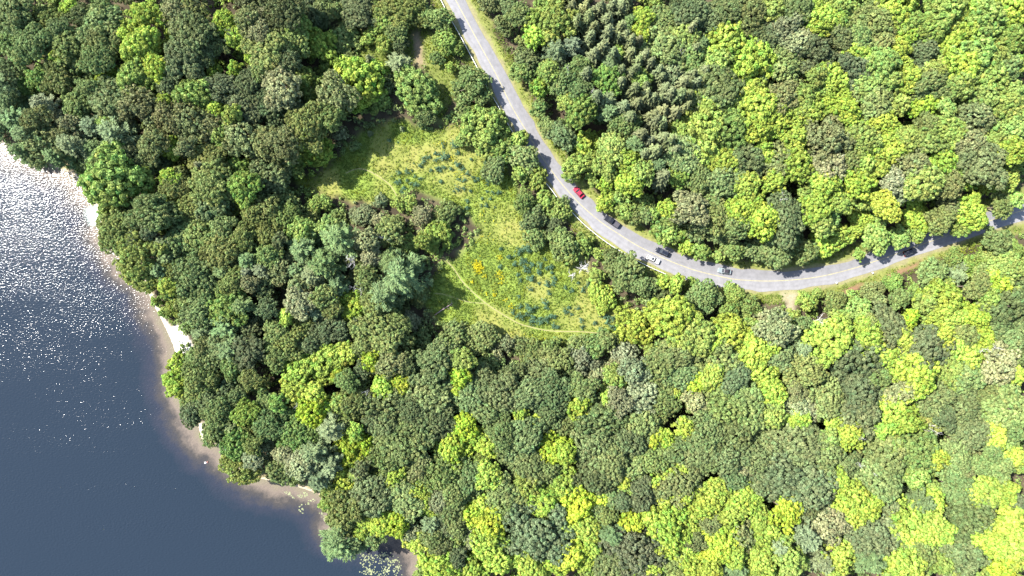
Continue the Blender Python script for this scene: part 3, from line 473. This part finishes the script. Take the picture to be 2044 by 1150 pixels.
for q, lab in zip(live, labs):
    px, py, rp, lk, low, isfill = q; name, kind, _ = KINDS[lk]
    if low: name = {'maple_tree': 'leafy_bush', 'leafy_tree': 'leafy_bush', 'broadleaf_tree': 'leafy_bush', 'oak_tree': 'leafy_bush', 'thin_crowned_tree': 'leafy_bush', 'pine_tree': 'young_pine', 'spruce_tree': 'young_spruce'}[name]; kind = 'airy' if kind in ('maple', 'oak') else kind
    rp = rp * (1.25 if kind == 'spruce' else 1); dro = pdist(*[np.array([v]) for v in W(px, py)[:2]], RC)[0]; Rm = rp * SC * (.93 if dro < 17 else .97 if pdist(*[np.array([v]) for v in W(px, py)[:2]], MEADOW, True)[0] < 13 else (1.1 if px < 600 else 1.2))
    onedge = (pdist(*[np.array([v]) for v in W(px, py)[:2]], RC)[0] < 16) or (pdist(*[np.array([v]) for v in W(px, py)[:2]], MEADOW, True)[0] < 11) or inpoly(*[np.array([v]) for v in W(px, py)[:2]], MEADOW)[0] or (pdist(*[np.array([v]) for v in W(px, py)[:2]], CLEAR2, True)[0] < 14) or inpoly(*[np.array([v]) for v in W(px, py)[:2]], CLEAR2)[0]
    if low: top = 1.6 + 1.25 * Rm
    elif kind == 'spruce': top = 14.0 + 1.5 * Rm
    elif onedge: top = (2.4 + .85 * Rm) if (py > 0 and px < 1200 and px < np.interp(py, [0, 241, 394, 470], [912, 1038, 1145, 1240])) else (4.6 + 1.5 * Rm if px > 1850 and py < 470 and dro < 16 else 3.4 + 1.1 * Rm if dro < 16 else 3.2 + .8 * Rm)
    elif kind == 'oak': top = 13.5 + .45 * Rm
    else: top = 13 + .75 * Rm
    if isfill: top = top * (.62 if px < 720 else .78)
    if px < 720 and not low and not isfill: top += vr.uniform(-2.6, 2.2)
    top += vr.uniform(-1.3, 1.3) * (0.3 if low else 1)
    sz = min(SIZES[kind], key=lambda s: abs(math.log(s / Rm))); k = Rm / sz
    me, tm = proto(kind, sz, int(vr.integers(0, 7)))
    zs = k * (vr.uniform(.9, 1.12))
    up = {'maple': .80, 'oak': .62, 'airy': .72, 'pine': 1.1, 'spruce': 1.62}[kind] * sz * zs
    zc = max(top - up, .45 * Rm)
    pos = W(px, py, zc + (.25 * up if kind != 'spruce' else .0))
    root = empty(name, (pos[0], pos[1], 0), vr.uniform(0, 6.28)); tag(root, lab, 'bush' if low else 'tree', {'spruce_tree': 'spruces in the stand beside the road', 'pine_tree': 'pines in the woods', 'maple_tree': 'maples in the woods', 'oak_tree': 'oaks in the woods'}.get(name, 'bushes at the wood edge' if low else 'other trees in the woods'))
    c = link('crown', me, None, root); c.location = (0, 0, zc); c.scale = (k * vr.uniform(.84, 1.18), k * vr.uniform(.84, 1.18), zs)
    col = np.array(PAL[lk]) * vr.normal(1, .09) * np.array([vr.normal(1.02, .05), 1, vr.normal(.95, .06)]); c.color = (*np.clip(col, .01, .6), 1)
    tk = link('trunk', tm, None, root); tk.location = (0, 0, zc)
    tz = [v for v in (zc / max(-min(v.co.z for v in tm.vertices), .1),)][0] if False else None
    base = tm.get('base') or 0.0
    if not base: base = -min(v.co.z for v in tm.vertices); tm['base'] = base
    tk.scale = (min(k, 1.2), min(k, 1.2), max((zc + .1) / base, .05))
    nkind[name] = nkind.get(name, 0) + 1
pass

# ------------------------------------------------------------------ bare trees
def snag_mesh(size, seed, density=9):
    r = np.random.default_rng(seed); mb = MB()
    def grow(p, d, L, rad, lev):
        pts = [p]; dd = d.copy(); n = 4
        for i in range(n):
            dd = unit(dd + r.normal(0, .16, 3) + np.array([0, 0, .03])); pts.append(pts[-1] + dd * L / n)
        mb.tube(pts, list(np.linspace(rad, rad * .35, n + 1)), 5 if lev < 2 else 4)
        if lev < 3:
            for i in range({0: density, 1: 5, 2: 3}[lev]):
                f = r.uniform(.6, 1.0) if lev == 0 else r.uniform(.35, 1.0); q = pts[0] + (pts[-1] - pts[0]) * f if lev == 0 else pts[min(n, 1 + int(f * n))]
                nd = unit(dd * .45 + r.normal(0, .75, 3) + np.array([0, 0, .1])); grow(q, nd, L * r.uniform(.38, .6), rad * .5, lev + 1)
    grow(np.array([0, 0, 0.0]), np.array([.08, .03, 1.0]), 1.0, .035, 0)
    V = np.array(mb.V); h = max(np.abs(V[:, :2]).max(), .1)
    V[:, :2] *= 1.0 / h; V[:, 2] *= 1.0 / V[:, 2].max(); return V, mb.F
slabs = place_words([(q[0], q[1], 'bleached bare dead tree') for q in snags])
for i, (q, lab) in enumerate(zip(snags, slabs)):
    px, py, rp = q[:3]; V, F = snag_mesh(1, 300 + i, 8 if rp > 14 else 6); Rm = rp * SC; incl = px > 1120 and 500 < py < 570 and px < 1180; H_ = 6.5 if incl else 18.5
    V = V * np.array([Rm, Rm, H_]); pos = W(px, py, H_ * .8); me = mesh('dead_tree', V, F, True)
    o = link('dead_tree', me, M_DEAD); o.location = (pos[0], pos[1], 0); tag(o, lab, 'dead tree', 'bare dead trees')
mb = MB(); A, B = W(868, 629, .4), W(905, 604, .5); d = B - A
mb.tube([A, A + d * .4 + [0, .1, .1], A + d * .75, B], [.2, .17, .13, .05], 7)
for f, ang in ((.45, 1), (.6, -1), (.72, 1), (.82, -1), (.9, 1)):
    q = A + d * f; n_ = np.array([-d[1], d[0], 0]) / np.linalg.norm(d) * ang; mb.tube([q, q + n_ * .7 + d * .05 + [0, 0, .2], q + n_ * 1.1 + d * .12 + [0, 0, .5]], [.06, .04, .015], 5)
o = mb.build('fallen_trunk', M_LOG, None, True); tag(o, 'bare fallen tree trunk lying in the shade at the clearing edge', 'log')
mb = MB(); A, B = W(352, 640, .4), W(378, 638, .5); d = B - A; mb.tube([A, A + d * .5 + [0, .2, .2], B], [.22, .17, .1], 7)
for f, ang in ((.3, 1), (.5, -1), (.7, 1)):
    q = A + d * f; n_ = np.array([-d[1], d[0], 0]) / np.linalg.norm(d) * ang; mb.tube([q, q + n_ * .8 + d * .1, q + n_ * 1.5 + d * .3 + [0, 0, .3]], [.08, .05, .02], 5)
o = mb.build('driftwood', M_DEAD, None, True); tag(o, 'grey driftwood trunk lying above the triangular beach', 'driftwood')

# ------------------------------------------------------------------ undergrowth of the woods (stuff)
def scatter(n, seed, x0=-195, x1=195, y0=-113, y1=113):
    r = np.random.default_rng(seed); return r.uniform(x0, x1, n), r.uniform(y0, y1, n)
def growth(name, x, y, cols, rad, seed, per, leaf, hgt, mat):
    r = np.random.default_rng(seed); n = len(x); idx = np.repeat(np.arange(n), per); d = sphere_dirs(len(idx), r, -.1)
    P = np.stack([x[idx], y[idx], hgt[idx] * .45], 1) + d * np.stack([rad[idx], rad[idx], hgt[idx] * .55], 1) * r.uniform(.6, 1.05, len(idx))[:, None]
    Q = leafquads(P, d, leaf, r, .6, .45); me = quads_mesh(name, Q)
    c = cols[idx] * r.normal(1, .13, len(idx))[:, None] * np.stack([r.normal(1, .06, len(idx)), np.ones(len(idx)), r.normal(1, .1, len(idx))], 1); fcol(me, 'col', np.clip(c, .005, .8))
    o = link(name, me, mat); tag(o, kind='stuff'); return o
x, y = scatter(24000, 31); px, py = x / SC + 1022, 575 - y / SC
okk = forest_ok(px, py, .6); x, y, px, py = x[okk], y[okk], px[okk], py[okk]
hd = np.clip(pdist(x, y, RC) - 7, 0, 30); r = np.random.default_rng(8)
nearest = np.array([int(np.argmin((tx - a) ** 2 + (ty - b) ** 2)) for a, b in zip(px, py)])
base = np.array([PAL[trees[k][3]] if trees[k][3] != 'W' else PAL['O'] for k in nearest]) * .6 + np.array(PAL['A']) * .4
rad = r.uniform(.5, 1.25, len(x)); hg = rad * r.uniform(1.0, 2.2, len(x)); hg[hd < 3] *= .6
growth('undergrowth', x, y, base, rad, 9, 26, .35, hg, M_GROWTH)
# grass of the clearing and the verges (stuff): blades in tufts
x, y = scatter(200000, 41, -75, 175, -60, 113)
inm = inpoly(x, y, MEADOW); inc = inpoly(x, y, CLEAR2); dr = pdist(x, y, RC); ver = (dr < 8.3) & ~inpoly(x, y, ROADPOLY) & (dr > 3.9)
pth = np.minimum(pdist(x, y, WP(PATH_PX)), pdist(x, y, WP(PATH2_PX))); dirt = np.zeros(len(x), bool)
for d in DIRT + DITCH: dirt |= inpoly(x, y, d)
bigm = vnoise(x, y, 9, 3); sp = vnoise(x, y, 2.2, 77); r = np.random.default_rng(12)
dens = np.clip(1.2 - np.clip((bigm - .42) * 3.0, 0, .85), 0, 1)
okk = (inm | inc | (ver & (dr > 4.2 + r.random(len(x)) * 1.2))) & (pth > .45) & ~dirt & (r.random(len(x)) < dens); x, y, dr, sp, inm, bigm = x[okk], y[okk], dr[okk], sp[okk], inm[okk], bigm[okk]
gcol = np.array([.128, .186, .027])[None] * (1 + 0 * x[:, None]); gcol = gcol * (1 - .0); ymix = np.clip((sp - .55) * 3, 0, 1)[:, None]
gcol = gcol * (1 - ymix) + np.array([.172, .205, .020]) * ymix; gr2 = np.clip((.38 - sp) * 3, 0, 1)[:, None]; gcol = gcol * (1 - gr2) + np.array([.115, .17, .036]) * gr2
hg = r.uniform(.25, .6, len(x)) * (1 + .7 * gr2[:, 0]); growth('meadow_grass', x, y, gcol, r.uniform(.18, .42, len(x)), 13, 5, .17, hg, M_GRASS)
# weeds of the clearing: leafy clumps, low and uncountable
x, y = scatter(5200, 51, -72, 45, -22, 62); inm = inpoly(x, y, MEADOW) | inpoly(x, y, CLEAR2); pth = pdist(x, y, WP(PATH_PX)); px, py = x / SC + 1022, 575 - y / SC
prob = vnoise(x, y, 7, 61); okk = inm & (pth > 1.0) & (r.random(len(x)) < np.clip((prob - .3) * 1.6, .06, .8)); x, y = x[okk], y[okk]
rad = r.uniform(.25, .6, len(x)); mixv = r.random(len(x))[:, None]; growth('meadow_weeds', x, y, np.array([.13, .19, .034]) * (1 - mixv) + np.array([.19, .20, .028]) * mixv, rad, 14, 12, .17, rad * 1.6, M_GRASS)
# yellow wildflowers
FL = [(955, 534, 12, 170), (968, 552, 5, 12), (942, 562, 4, 9), (998, 515, 6, 14), (996, 546, 7, 22), (1002, 560, 8, 18), (973, 586, 4, 8), (987, 588, 5, 14), (1022, 612, 7, 16), (1008, 598, 5, 8), (905, 318, 9, 10), (918, 350, 14, 10), (880, 285, 12, 10), (960, 425, 14, 6), (985, 450, 25, 8), (960, 470, 22, 8), (1060, 690, 40, 10)]
fxs, fys = [], []
for a, b, s_, n_ in FL:
    q = r.normal(0, .5, (n_, 2)) * s_; fxs += list((a + q[:, 0] - 1022) * SC); fys += list(-(b + q[:, 1] - 575) * SC)
fxs, fys = np.array(fxs), np.array(fys); rad = r.uniform(.14, .32, len(fxs)); growth('wildflowers', fxs, fys, np.tile([.46, .41, .018], (len(fxs), 1)), rad, 15, 14, .11, rad * 0 + .95, M_GRASS)
# blue green bushes of the clearing: one by one, read off the photograph
BUSH = "762 240 5.11:228 88 22;740 250 50;785 185 28;800 335 36;630 240 26;640 275 20;985 342 22;925 398 24;1075 430 26;445 380 30;490 375 28;435 430 34;395 465 34;545 345 26;595 345 26;560 405 30;640 385 52;690 360 30;520 508 26;580 490 34;645 480 28;605 510 28;720 495 30;785 470 46;835 495 28;185 535 32;260 525 32;315 515 18;355 570 22;400 595 26;185 625 36;150 635 22;265 610 26;235 680 32;305 645 26;360 660 36;208 725 28;615 630 30;875 550 32;850 610 30;790 600 20;935 585 24;965 615 28;1000 590 28;1070 565 44;1090 625 24;1090 655 20;1160 570 20;1205 585 38;785 705 34;745 725 20;850 695 28;910 720 26;1075 725 22;1140 735 24;1205 740 32;885 825 28;1035 800 24;1125 805 24;1025 870 20;1080 870 30;1165 885 15;885 890 34;95 215 28;175 225 14;110 575 14;340 440 12"
BUSH2 = "500 265 34;530 335 32;580 225 40;640 190 46;620 300 44;665 215 30;700 330 32;760 340 34;630 365 36;660 395 26;745 400 34;690 465 44;590 465 24;570 420 22;795 285 20;850 350 34;805 365 26;880 450 30;820 500 34;865 490 26;855 405 22;740 490 20;680 545 26;835 575 26;580 605 20;425 195 24;405 355 28;590 690 26;530 740 26;595 770 40;680 715 44;710 780 36;690 820 34;760 820 34;810 790 36;850 775 32;890 765 26;800 660 32;810 700 26;970 735 30;1005 695 26;1020 750 20;1080 705 22;1105 805 28;1115 860 24;1225 825 30;1310 760 38;1330 820 32;1270 765 24;1385 780 30;1440 775 18;1485 735 26;1365 860 28;1270 880 22;870 855 30;905 870 28;1040 555 30;1120 550 28;975 530 22;1180 490 36;1085 485 22;235 850 28;300 860 16;930 970 16;650 685 26;1395 880 20;640 745 30;760 790 24;720 700 26"
bl = [(760 + float(a) / 5.11, 240 + float(b) / 5.11, float(c) / 5.11) for a, b, c in (e_.split() for e_ in BUSH.split(';')[1:])] + [(900 + float(a) / 4.258, 450 + float(b) / 4.258, float(c) / 4.258) for a, b, c in (e_.split() for e_ in BUSH2.split(';'))]
def bush_mesh(seed):
    r = np.random.default_rng(seed); n = 11; c = np.column_stack([r.normal(0, .42, n), r.normal(0, .42, n), r.uniform(.35, .75, n)]); c[0] = (0, 0, .8); per = 26; idx = np.repeat(np.arange(n), per); d = sphere_dirs(len(idx), r, -.2)
    P = c[idx] + d * .34 * r.uniform(.6, 1.05, len(idx))[:, None]; Q = leafquads(P, d + c[idx] * .4, .115, r, .5, .45); me = quads_mesh('leaves', Q); fattr(me, 'tint', r.normal(1, .12, len(idx)) * r.normal(1, .1, n)[idx]); fattr(me, 'hue', .5 + r.normal(0, .012, len(idx))); me.materials.append(M_LEAF)
    mb = MB()
    for q in c[:7]: mb.tube([(0, 0, 0), (q[0] * .4, q[1] * .4, q[2] * .5), tuple(q)], [.04, .03, .01], 4)
    tm = mesh('stems', mb.V, mb.F); tm.materials.append(M_BARK); return me, tm
bm_ = [bush_mesh(500 + i) for i in range(5)]
for i, (px, py, rp) in enumerate(bl):
    Rm = rp * SC * 1.05; pos = W(px, py, Rm * .6); root = empty('low_bush', (pos[0], pos[1], 0), random.uniform(0, 6.28))
    tag(root, 'low rounded blue green bush dotted over the grassy clearing', 'bush', 'low blue green bushes in the clearing')
    me, tm = bm_[i % 5]; c = link('leaves', me, None, root); c.scale = (Rm, Rm, Rm * random.uniform(.85, 1.1)); g = random.uniform(.85, 1.2); c.color = (.072 * g, .140 * g, .078 * g, 1); s2 = link('stem', tm, None, root); s2.scale = c.scale
# lily pads (stuff)
r = np.random.default_rng(91); pads = []
def padclump(px, py, sx, sy, n):
    for _ in range(n): pads.append(((px + r.normal(0, sx) - 1022) * SC, -(py + r.normal(0, sy) - 575) * SC))
for a in ((575, 984, 5, 2.5, 12), (583, 992, 3, 3, 5), (602, 990, 4, 3, 12), (608, 987, 4, 3, 8), (620, 1000, 5, 2, 8), (612, 1006, 3, 3, 5), (600, 1014, 4, 4, 6), (605, 1022, 5, 3, 4), (642, 1028, 2, 3, 6), (648, 1035, 5, 3, 10), (659, 1056, 3, 2, 5), (660, 1062, 2, 2, 4),
          (735, 1120, 11, 9, 50), (735, 1140, 12, 8, 48), (760, 1108, 6, 5, 14), (778, 1118, 8, 5, 34), (775, 1132, 9, 6, 30), (795, 1133, 4, 4, 14), (765, 1145, 10, 5, 26), (790, 1142, 5, 3, 10), (730, 1108, 10, 4, 10), (770, 1106, 4, 3, 8), (745, 1155, 14, 6, 30)): padclump(*a)
mb = MB()
for a, b in pads:
    if not inpoly(np.array([a]), np.array([b]), LAKEPOLY)[0]: continue
    rr = r.uniform(.12, .30); th = r.uniform(0, 6.28); z = LAKE_Z + .012 + r.uniform(0, .012); n = 9
    mb.add([(a, b, z)] + [(a + rr * math.cos(th + .25 + 5.8 * k / n), b + rr * math.sin(th + .25 + 5.8 * k / n), z + r.uniform(0, .04)) for k in range(n + 1)], [(0, k + 1, k + 2) for k in range(n)])
o = mb.build('lily_pads', noisemat('lily pad', (.11, .125, .050), (.19, .20, .10), .9, .5, .4)); tag(o, kind='stuff')

# ------------------------------------------------------------------ guardrail
GR_PX = [(866, -28), (880, 0), (888, 16), (896, 31), (903, 44), (915, 65), (928, 89), (941, 113), (953, 136), (961, 152), (978, 183), (994, 211), (1016, 251), (1027, 269), (1045, 302), (1066, 333), (1087, 362), (1101, 379), (1114, 396), (1142, 424), (1165, 447), (1186, 465), (1204, 479), (1231, 497), (1258, 513), (1287, 528), (1308, 538), (1331, 548)]
G = WP(smoothline(GR_PX, 4), .6); seg = np.linalg.norm(np.diff(G, axis=0), axis=1); cum = np.concatenate([[0], np.cumsum(seg)]); gn = normals(G)
if gn[0] @ np.array([-1, -.4]) < 0: gn = -gn                     # gn: away from the road
gr = empty('guardrail', (G[0][0], G[0][1], 0)); tag(gr, 'white steel guardrail on dark posts along the road\'s lake side', 'guardrail')
O0 = np.array([G[0][0], G[0][1]]); prof = [(.02, .50), (-.05, .56), (.03, .64), (-.05, .72), (.03, .80), (-.03, .815), (.09, .80), (.06, .50)]
V = []; F = []
for i in range(len(G)):
    for off, z in prof: q = G[i] - O0 + gn[i] * off; V.append((q[0], q[1], z))
k = len(prof)
for i in range(len(G) - 1):
    for j in range(k): F.append((i * k + j, i * k + (j + 1) % k, (i + 1) * k + (j + 1) % k, (i + 1) * k + j))
link('rail', mesh('rail', V, F), M_STEEL, gr)
pm = MB().box(-.11, .11, -.11, .11, 0, .86).add(*[[(-.07, .11, .52), (.07, .11, .52), (.07, .3, .52), (-.07, .3, .52), (-.07, .11, .8), (.07, .11, .8), (.07, .3, .8), (-.07, .3, .8)], [(3, 2, 1, 0), (4, 5, 6, 7), (0, 1, 5, 4), (1, 2, 6, 5), (2, 3, 7, 6), (3, 0, 4, 7)]])
pme = mesh('post', pm.V, pm.F); pme.materials.append(M_POST)
for s in np.arange(.4, cum[-1], 1.85):
    i = min(np.searchsorted(cum, s) - 1, len(G) - 2); f = (s - cum[i]) / seg[i]; q = G[i] * (1 - f) + G[i + 1] * f + gn[i] * .36 - O0
    o = link('post', pme, None, gr); o.location = (q[0], q[1], 0); o.rotation_euler = (0, 0, math.atan2(-gn[i][1], -gn[i][0]) - math.pi / 2)
for (px, py), lab in (((1669, 565), 'white capped dark marker post beside the road by the dirt pull-off'), ((1741, 545), 'white capped dark marker post on the grass verge towards the black car')):
    q = W(px, py, .6); e0 = empty('marker_post', (q[0], q[1], 0), .35); tag(e0, lab, 'post', 'white capped posts on the verge')
    MB().tube([(0, 0, 0), (0, 0, .8)], [.14, .13], 10).build('shaft', M_POST, e0, False); MB().tube([(0, 0, .8), (0, 0, .9), (0, 0, 1.0), (0, 0, 1.06)], [.24, .27, .22, .1], 12).build('cap', M_WHITE, e0, True)

# ------------------------------------------------------------------ vehicles
def loft(name, st, mat, parent, smooth=False):       # st: list of (x, [(y,z)...]) right half, mirrored
    mb = MB(); n = None; V = []
    for x, half in st:
        ring = [(x, y, z) for y, z in half] + [(x, -y, z) for y, z in half[::-1]]; n = len(ring); V += ring
    F = []
    for i in range(len(st) - 1):
        for j in range(n): F.append((i * n + j, i * n + (j + 1) % n, (i + 1) * n + (j + 1) % n, (i + 1) * n + j))
    F.append(tuple(range(n - 1, -1, -1))); F.append(tuple(range((len(st) - 1) * n, len(st) * n)))
    mb.add(V, F); o = mb.build(name, mat, parent, smooth); return o
def vehicle(name, label, cat, px, py, dpx, L, Wd, Ht, col, style, roofcol=None):
    ang = math.atan2(-dpx[1], dpx[0]); q = W(px, py, .7); root = empty(name, (q[0], q[1], RZ), ang); tag(root, label, cat, 'vehicles on the road')
    P = paint(name.replace('_', ' ') + ' paint', col, .42, .0); RP = paint(name.replace('_', ' ') + ' roof', roofcol, .4, .1) if roofcol else P
    h = L / 2; w2 = Wd / 2; belt = Ht * .60; hood = Ht * .56
    prof = {'sedan': (hood, .95), 'suv': (hood * 1.08, 1.0), 'pickup': (hood * 1.05, 1.0)}[style]; hz = prof[0]
    def sec(wf, zb, zt): return [(w2 * wf * .86, zb), (w2 * wf, zb + .12), (w2 * wf, zt - .16), (w2 * wf * .965, zt - .05), (w2 * wf * .86, zt), (w2 * wf * .4, zt + .015)]
    rear = belt * (.97 if style != 'suv' else 1.0)
    st = [(-h, sec(.84, .36, rear * .82)), (-h + .10, sec(.93, .28, rear * .97)), (-h + .55, sec(.99, .24, rear)), (-.2 * L, sec(1, .24, belt)), (.12 * L, sec(1, .24, belt)), (.24 * L, sec(.99, .24, hz)), (h - .5, sec(.96, .24, hz * .95)), (h - .12, sec(.87, .28, hz * .84)), (h, sec(.72, .36, hz * .68))]
    body = loft('body', st, P, root, False)
    if style == 'sedan': xb0, xb1, xt0, xt1 = -.40 * L, .22 * L, -.24 * L, .05 * L
    elif style == 'suv': xb0, xb1, xt0, xt1 = -.47 * L, .20 * L, -.42 * L, .06 * L
    else: xb0, xb1, xt0, xt1 = -.10 * L, .24 * L, -.07 * L, .13 * L
    zb, zt = belt - .02, Ht; wb, wt = w2 * .93, w2 * .70
    gh = MB().add([(xb0, -wb, zb), (xb1, -wb, zb), (xb1, wb, zb), (xb0, wb, zb), (xt0, -wt, zt), (xt1, -wt, zt), (xt1, wt, zt), (xt0, wt, zt)], [(3, 2, 1, 0), (4, 5, 6, 7), (0, 1, 5, 4), (1, 2, 6, 5), (2, 3, 7, 6), (3, 0, 4, 7)]).build('cabin', P, root)
    def face(a, b, c, d, u0, u1, v0, v1, out):        # quad patch proud of a cabin face
        a, b, c, d = map(np.array, (a, b, c, d)); n_ = np.cross(b - a, d - a); n_ = n_ / np.linalg.norm(n_) * out
        pt = lambda u, v: (a * (1 - u) + b * u) * (1 - v) + (d * (1 - u) + c * u) * v
        A = [pt(u0, v0), pt(u1, v0), pt(u1, v1), pt(u0, v1)]; return [p_ - n_ * .3 for p_ in A] + [p_ + n_ for p_ in A], [(3, 2, 1, 0), (4, 5, 6, 7), (0, 1, 5, 4), (1, 2, 6, 5), (2, 3, 7, 6), (3, 0, 4, 7)]
    fr_ = ((xb1, -wb, zb), (xb1, wb, zb), (xt1, wt, zt), (xt1, -wt, zt)); rr = ((xb0, wb, zb), (xb0, -wb, zb), (xt0, -wt, zt), (xt0, wt, zt))
    MB().add(*face(*fr_, .06, .94, .08, .96, .012)).build('windscreen', M_GLASS, root); MB().add(*face(*rr, .08, .92, .1, .9, .012)).build('rear_window', M_GLASS, root)
    for sgn in (1, -1):
        sd = ((xb1, wb, zb), (xb0, wb, zb), (xt0, wt, zt), (xt1, wt, zt)) if sgn > 0 else ((xb0, -wb, zb), (xb1, -wb, zb), (xt1, -wt, zt), (xt0, -wt, zt))
        mb = MB().add(*face(*sd, .08, .48, .12, .86, .012)); mb.add(*face(*sd, .52, .93, .12, .86, .012)); mb.build('side_window', M_GLASS, root)
        MB().box(xb1 - .32, xb1 - .12, sgn * w2 * .97 if sgn > 0 else -w2 * .97 - .2, sgn * w2 * .97 + .2 if sgn > 0 else -w2 * .97, belt - .02, belt + .14, .03, .03).build('mirror', P, root)
        MB().box(h - .34, h - .06, sgn * w2 * .62 - .17, sgn * w2 * .62 + .17, hz * .70, hz * .88, .05, .03).build('headlight', M_LAMPW, root)
        MB().box(-h - .02, -h + .16, sgn * w2 * .66 - .14, sgn * w2 * .66 + .14, rear * .72, rear * .90, .02, .02).build('tail_light', M_LAMPR, root)
        for xw in (.31 * L, -.30 * L):
            wh = MB().tube([(xw, sgn * (w2 - .24), .33), (xw, sgn * (w2 - .01), .33)], [.33, .33], 16).build('wheel', M_TYRE, root); MB().tube([(xw, sgn * (w2 - .03), .33), (xw, sgn * (w2 + .012), .33)], [.21, .19], 12).build('rim', M_RIM, wh)
    MB().box(xt0 - .02, xt1 + .02, -wt * .96, wt * .96, zt - .004, zt + .035, .06, .06).build('roof', RP, root)
    if style == 'pickup':
        MB().box(-.485 * L, -.115 * L, -w2 * .84, w2 * .84, belt - .01, belt + .05, .03, .03).build('bed_cover', paint('bed cover vinyl', (.042, .040, .046), .7, 0, 0), root)
        MB().box(-.5 * L, -.488 * L, -w2 * .8, w2 * .8, .45, belt + .03).build('tailgate', P, root)
    if style == 'suv':
        for sgn in (1, -1): MB().tube([(xt0 + .1, sgn * wt * .86, zt + .04), (xt0 + .15, sgn * wt * .86, zt + .09), (xt1 - .15, sgn * wt * .86, zt + .09), (xt1 - .1, sgn * wt * .86, zt + .04)], [.022] * 4, 6).build('roof_rail', M_RIM, root)
    return root, (xt0, xt1, wt, zt)
vehicle('red_car', 'bright red hatchback driving behind no one up the curve', 'car', 1155, 384, (-.66, -.75), 4.5, 1.85, 1.5, (.24, .016, .034), 'sedan')
vehicle('pickup_truck', 'long black pickup truck with a grey bed cover on the curve', 'pickup', 1221, 442, (-.82, -.57), 6.0, 2.05, 1.85, (.007, .008, .012), 'pickup')
vehicle('dark_car', 'dark blue black car beside the white estate car', 'car', 1322, 503, (-.90, -.43), 4.8, 1.88, 1.6, (.008, .010, .017), 'suv')
_, (a0, a1, aw, az) = vehicle('white_car', 'white estate car with a dark sunroof heading right', 'car', 1304, 518, (.90, .43), 4.75, 1.86, 1.65, (.32, .315, .305), 'suv')
vehicle('silver_car', 'pale silver car with a dark roof below overhanging trees', 'car', 1446, 541, (-.985, -.17), 4.7, 1.84, 1.47, (.125, .15, .155), 'sedan', (.028, .024, .028))
vehicle('black_car', 'black car half in tree shade on the right stretch of road', 'car', 1817, 503, (.93, -.36), 4.7, 1.86, 1.55, (.006, .007, .010), 'suv')
wc = [o for o in bpy.data.objects if o.name.startswith('white_car')][0]
MB().box(a1 - 1.0, a1 - .28, -aw * .62, aw * .62, az + .034, az + .046, .02, .02).build('sunroof', M_GLASS, wc)

# ------------------------------------------------------------------ things on the shore
M_CLOTH = noisemat('white towel', (.70, .68, .66), (.82, .80, .78), 6); M_BAG = noisemat('dark bag', (.012, .011, .014), (.03, .028, .03), 5)
def cloth(px, py, lx_, ly_, rz, mat, label):
    q = W(px, py); V = []; F = []; n = 8; r = np.random.default_rng(int(px))
    for j in range(n + 1):
        for i in range(n + 1): V.append(((i / n - .5) * lx_ + r.normal(0, .02), (j / n - .5) * ly_ + r.normal(0, .02), .06 + .07 * math.sin(i * 1.3 + j) * math.cos(j * 1.1) ** 2))
    for j in range(n):
        for i in range(n): a = j * (n + 1) + i; F.append((a, a + 1, a + n + 2, a + n + 1))
    o = link('towel', mesh('towel', V, F, True), mat); o.location = (q[0], q[1], .08); o.rotation_euler = (0, 0, rz); md = o.modifiers.new('thick', 'SOLIDIFY'); md.thickness = .03; tag(o, label, 'towel')
cloth(211, 422, 1.9, 1.1, -.6, M_CLOTH, 'crumpled white towel spread on the grass by the shore'); cloth(204.5, 411, .9, .7, .4, noisemat('pinkish towel', (.40, .30, .28), (.62, .55, .52), 4), 'small pinkish towel just above the white towel')
q = W(215.5, 420); V, F = tube([(-.35, 0, .16), (-.2, 0, .22), (.2, 0, .24), (.38, 0, .16)], [.10, .24, .25, .10], 10); o = link('beach_bag', mesh('beach_bag', V, F, True), M_BAG); o.location = (q[0], q[1], .17); o.rotation_euler = (0, 0, -.5); tag(o, 'dark bag lying on the white towel', 'bag')
def rock(px, py, s_, col, lab, seed):
    r = np.random.default_rng(seed); V = []; F = []; n, mrings = 10, 6
    for j in range(mrings + 1):
        ph_ = math.pi * j / mrings
        for i in range(n): th = 2 * math.pi * i / n; k_ = s_ * r.uniform(.85, 1.12); V.append((k_ * math.sin(ph_) * math.cos(th), k_ * .8 * math.sin(ph_) * math.sin(th), k_ * .6 * math.cos(ph_)))
    for j in range(mrings):
        for i in range(n): F.append((j * n + i, j * n + (i + 1) % n, (j + 1) * n + (i + 1) % n, (j + 1) * n + i))
    o = link('rock', mesh('rock', V, F, True), noisemat('rock ' + lab[:5], [c * .7 for c in col], col, 3, .9)); q = W(px, py); o.location = (q[0], q[1], LAKE_Z + s_ * .1); tag(o, lab, 'rock')
rock(410, 924, .42, (.75, .73, .72), 'pale rock breaking the water off the small beach', 1); rock(414, 923, .4, (.2, .1, .08), 'reddish rock in the water touching the pale one', 2)
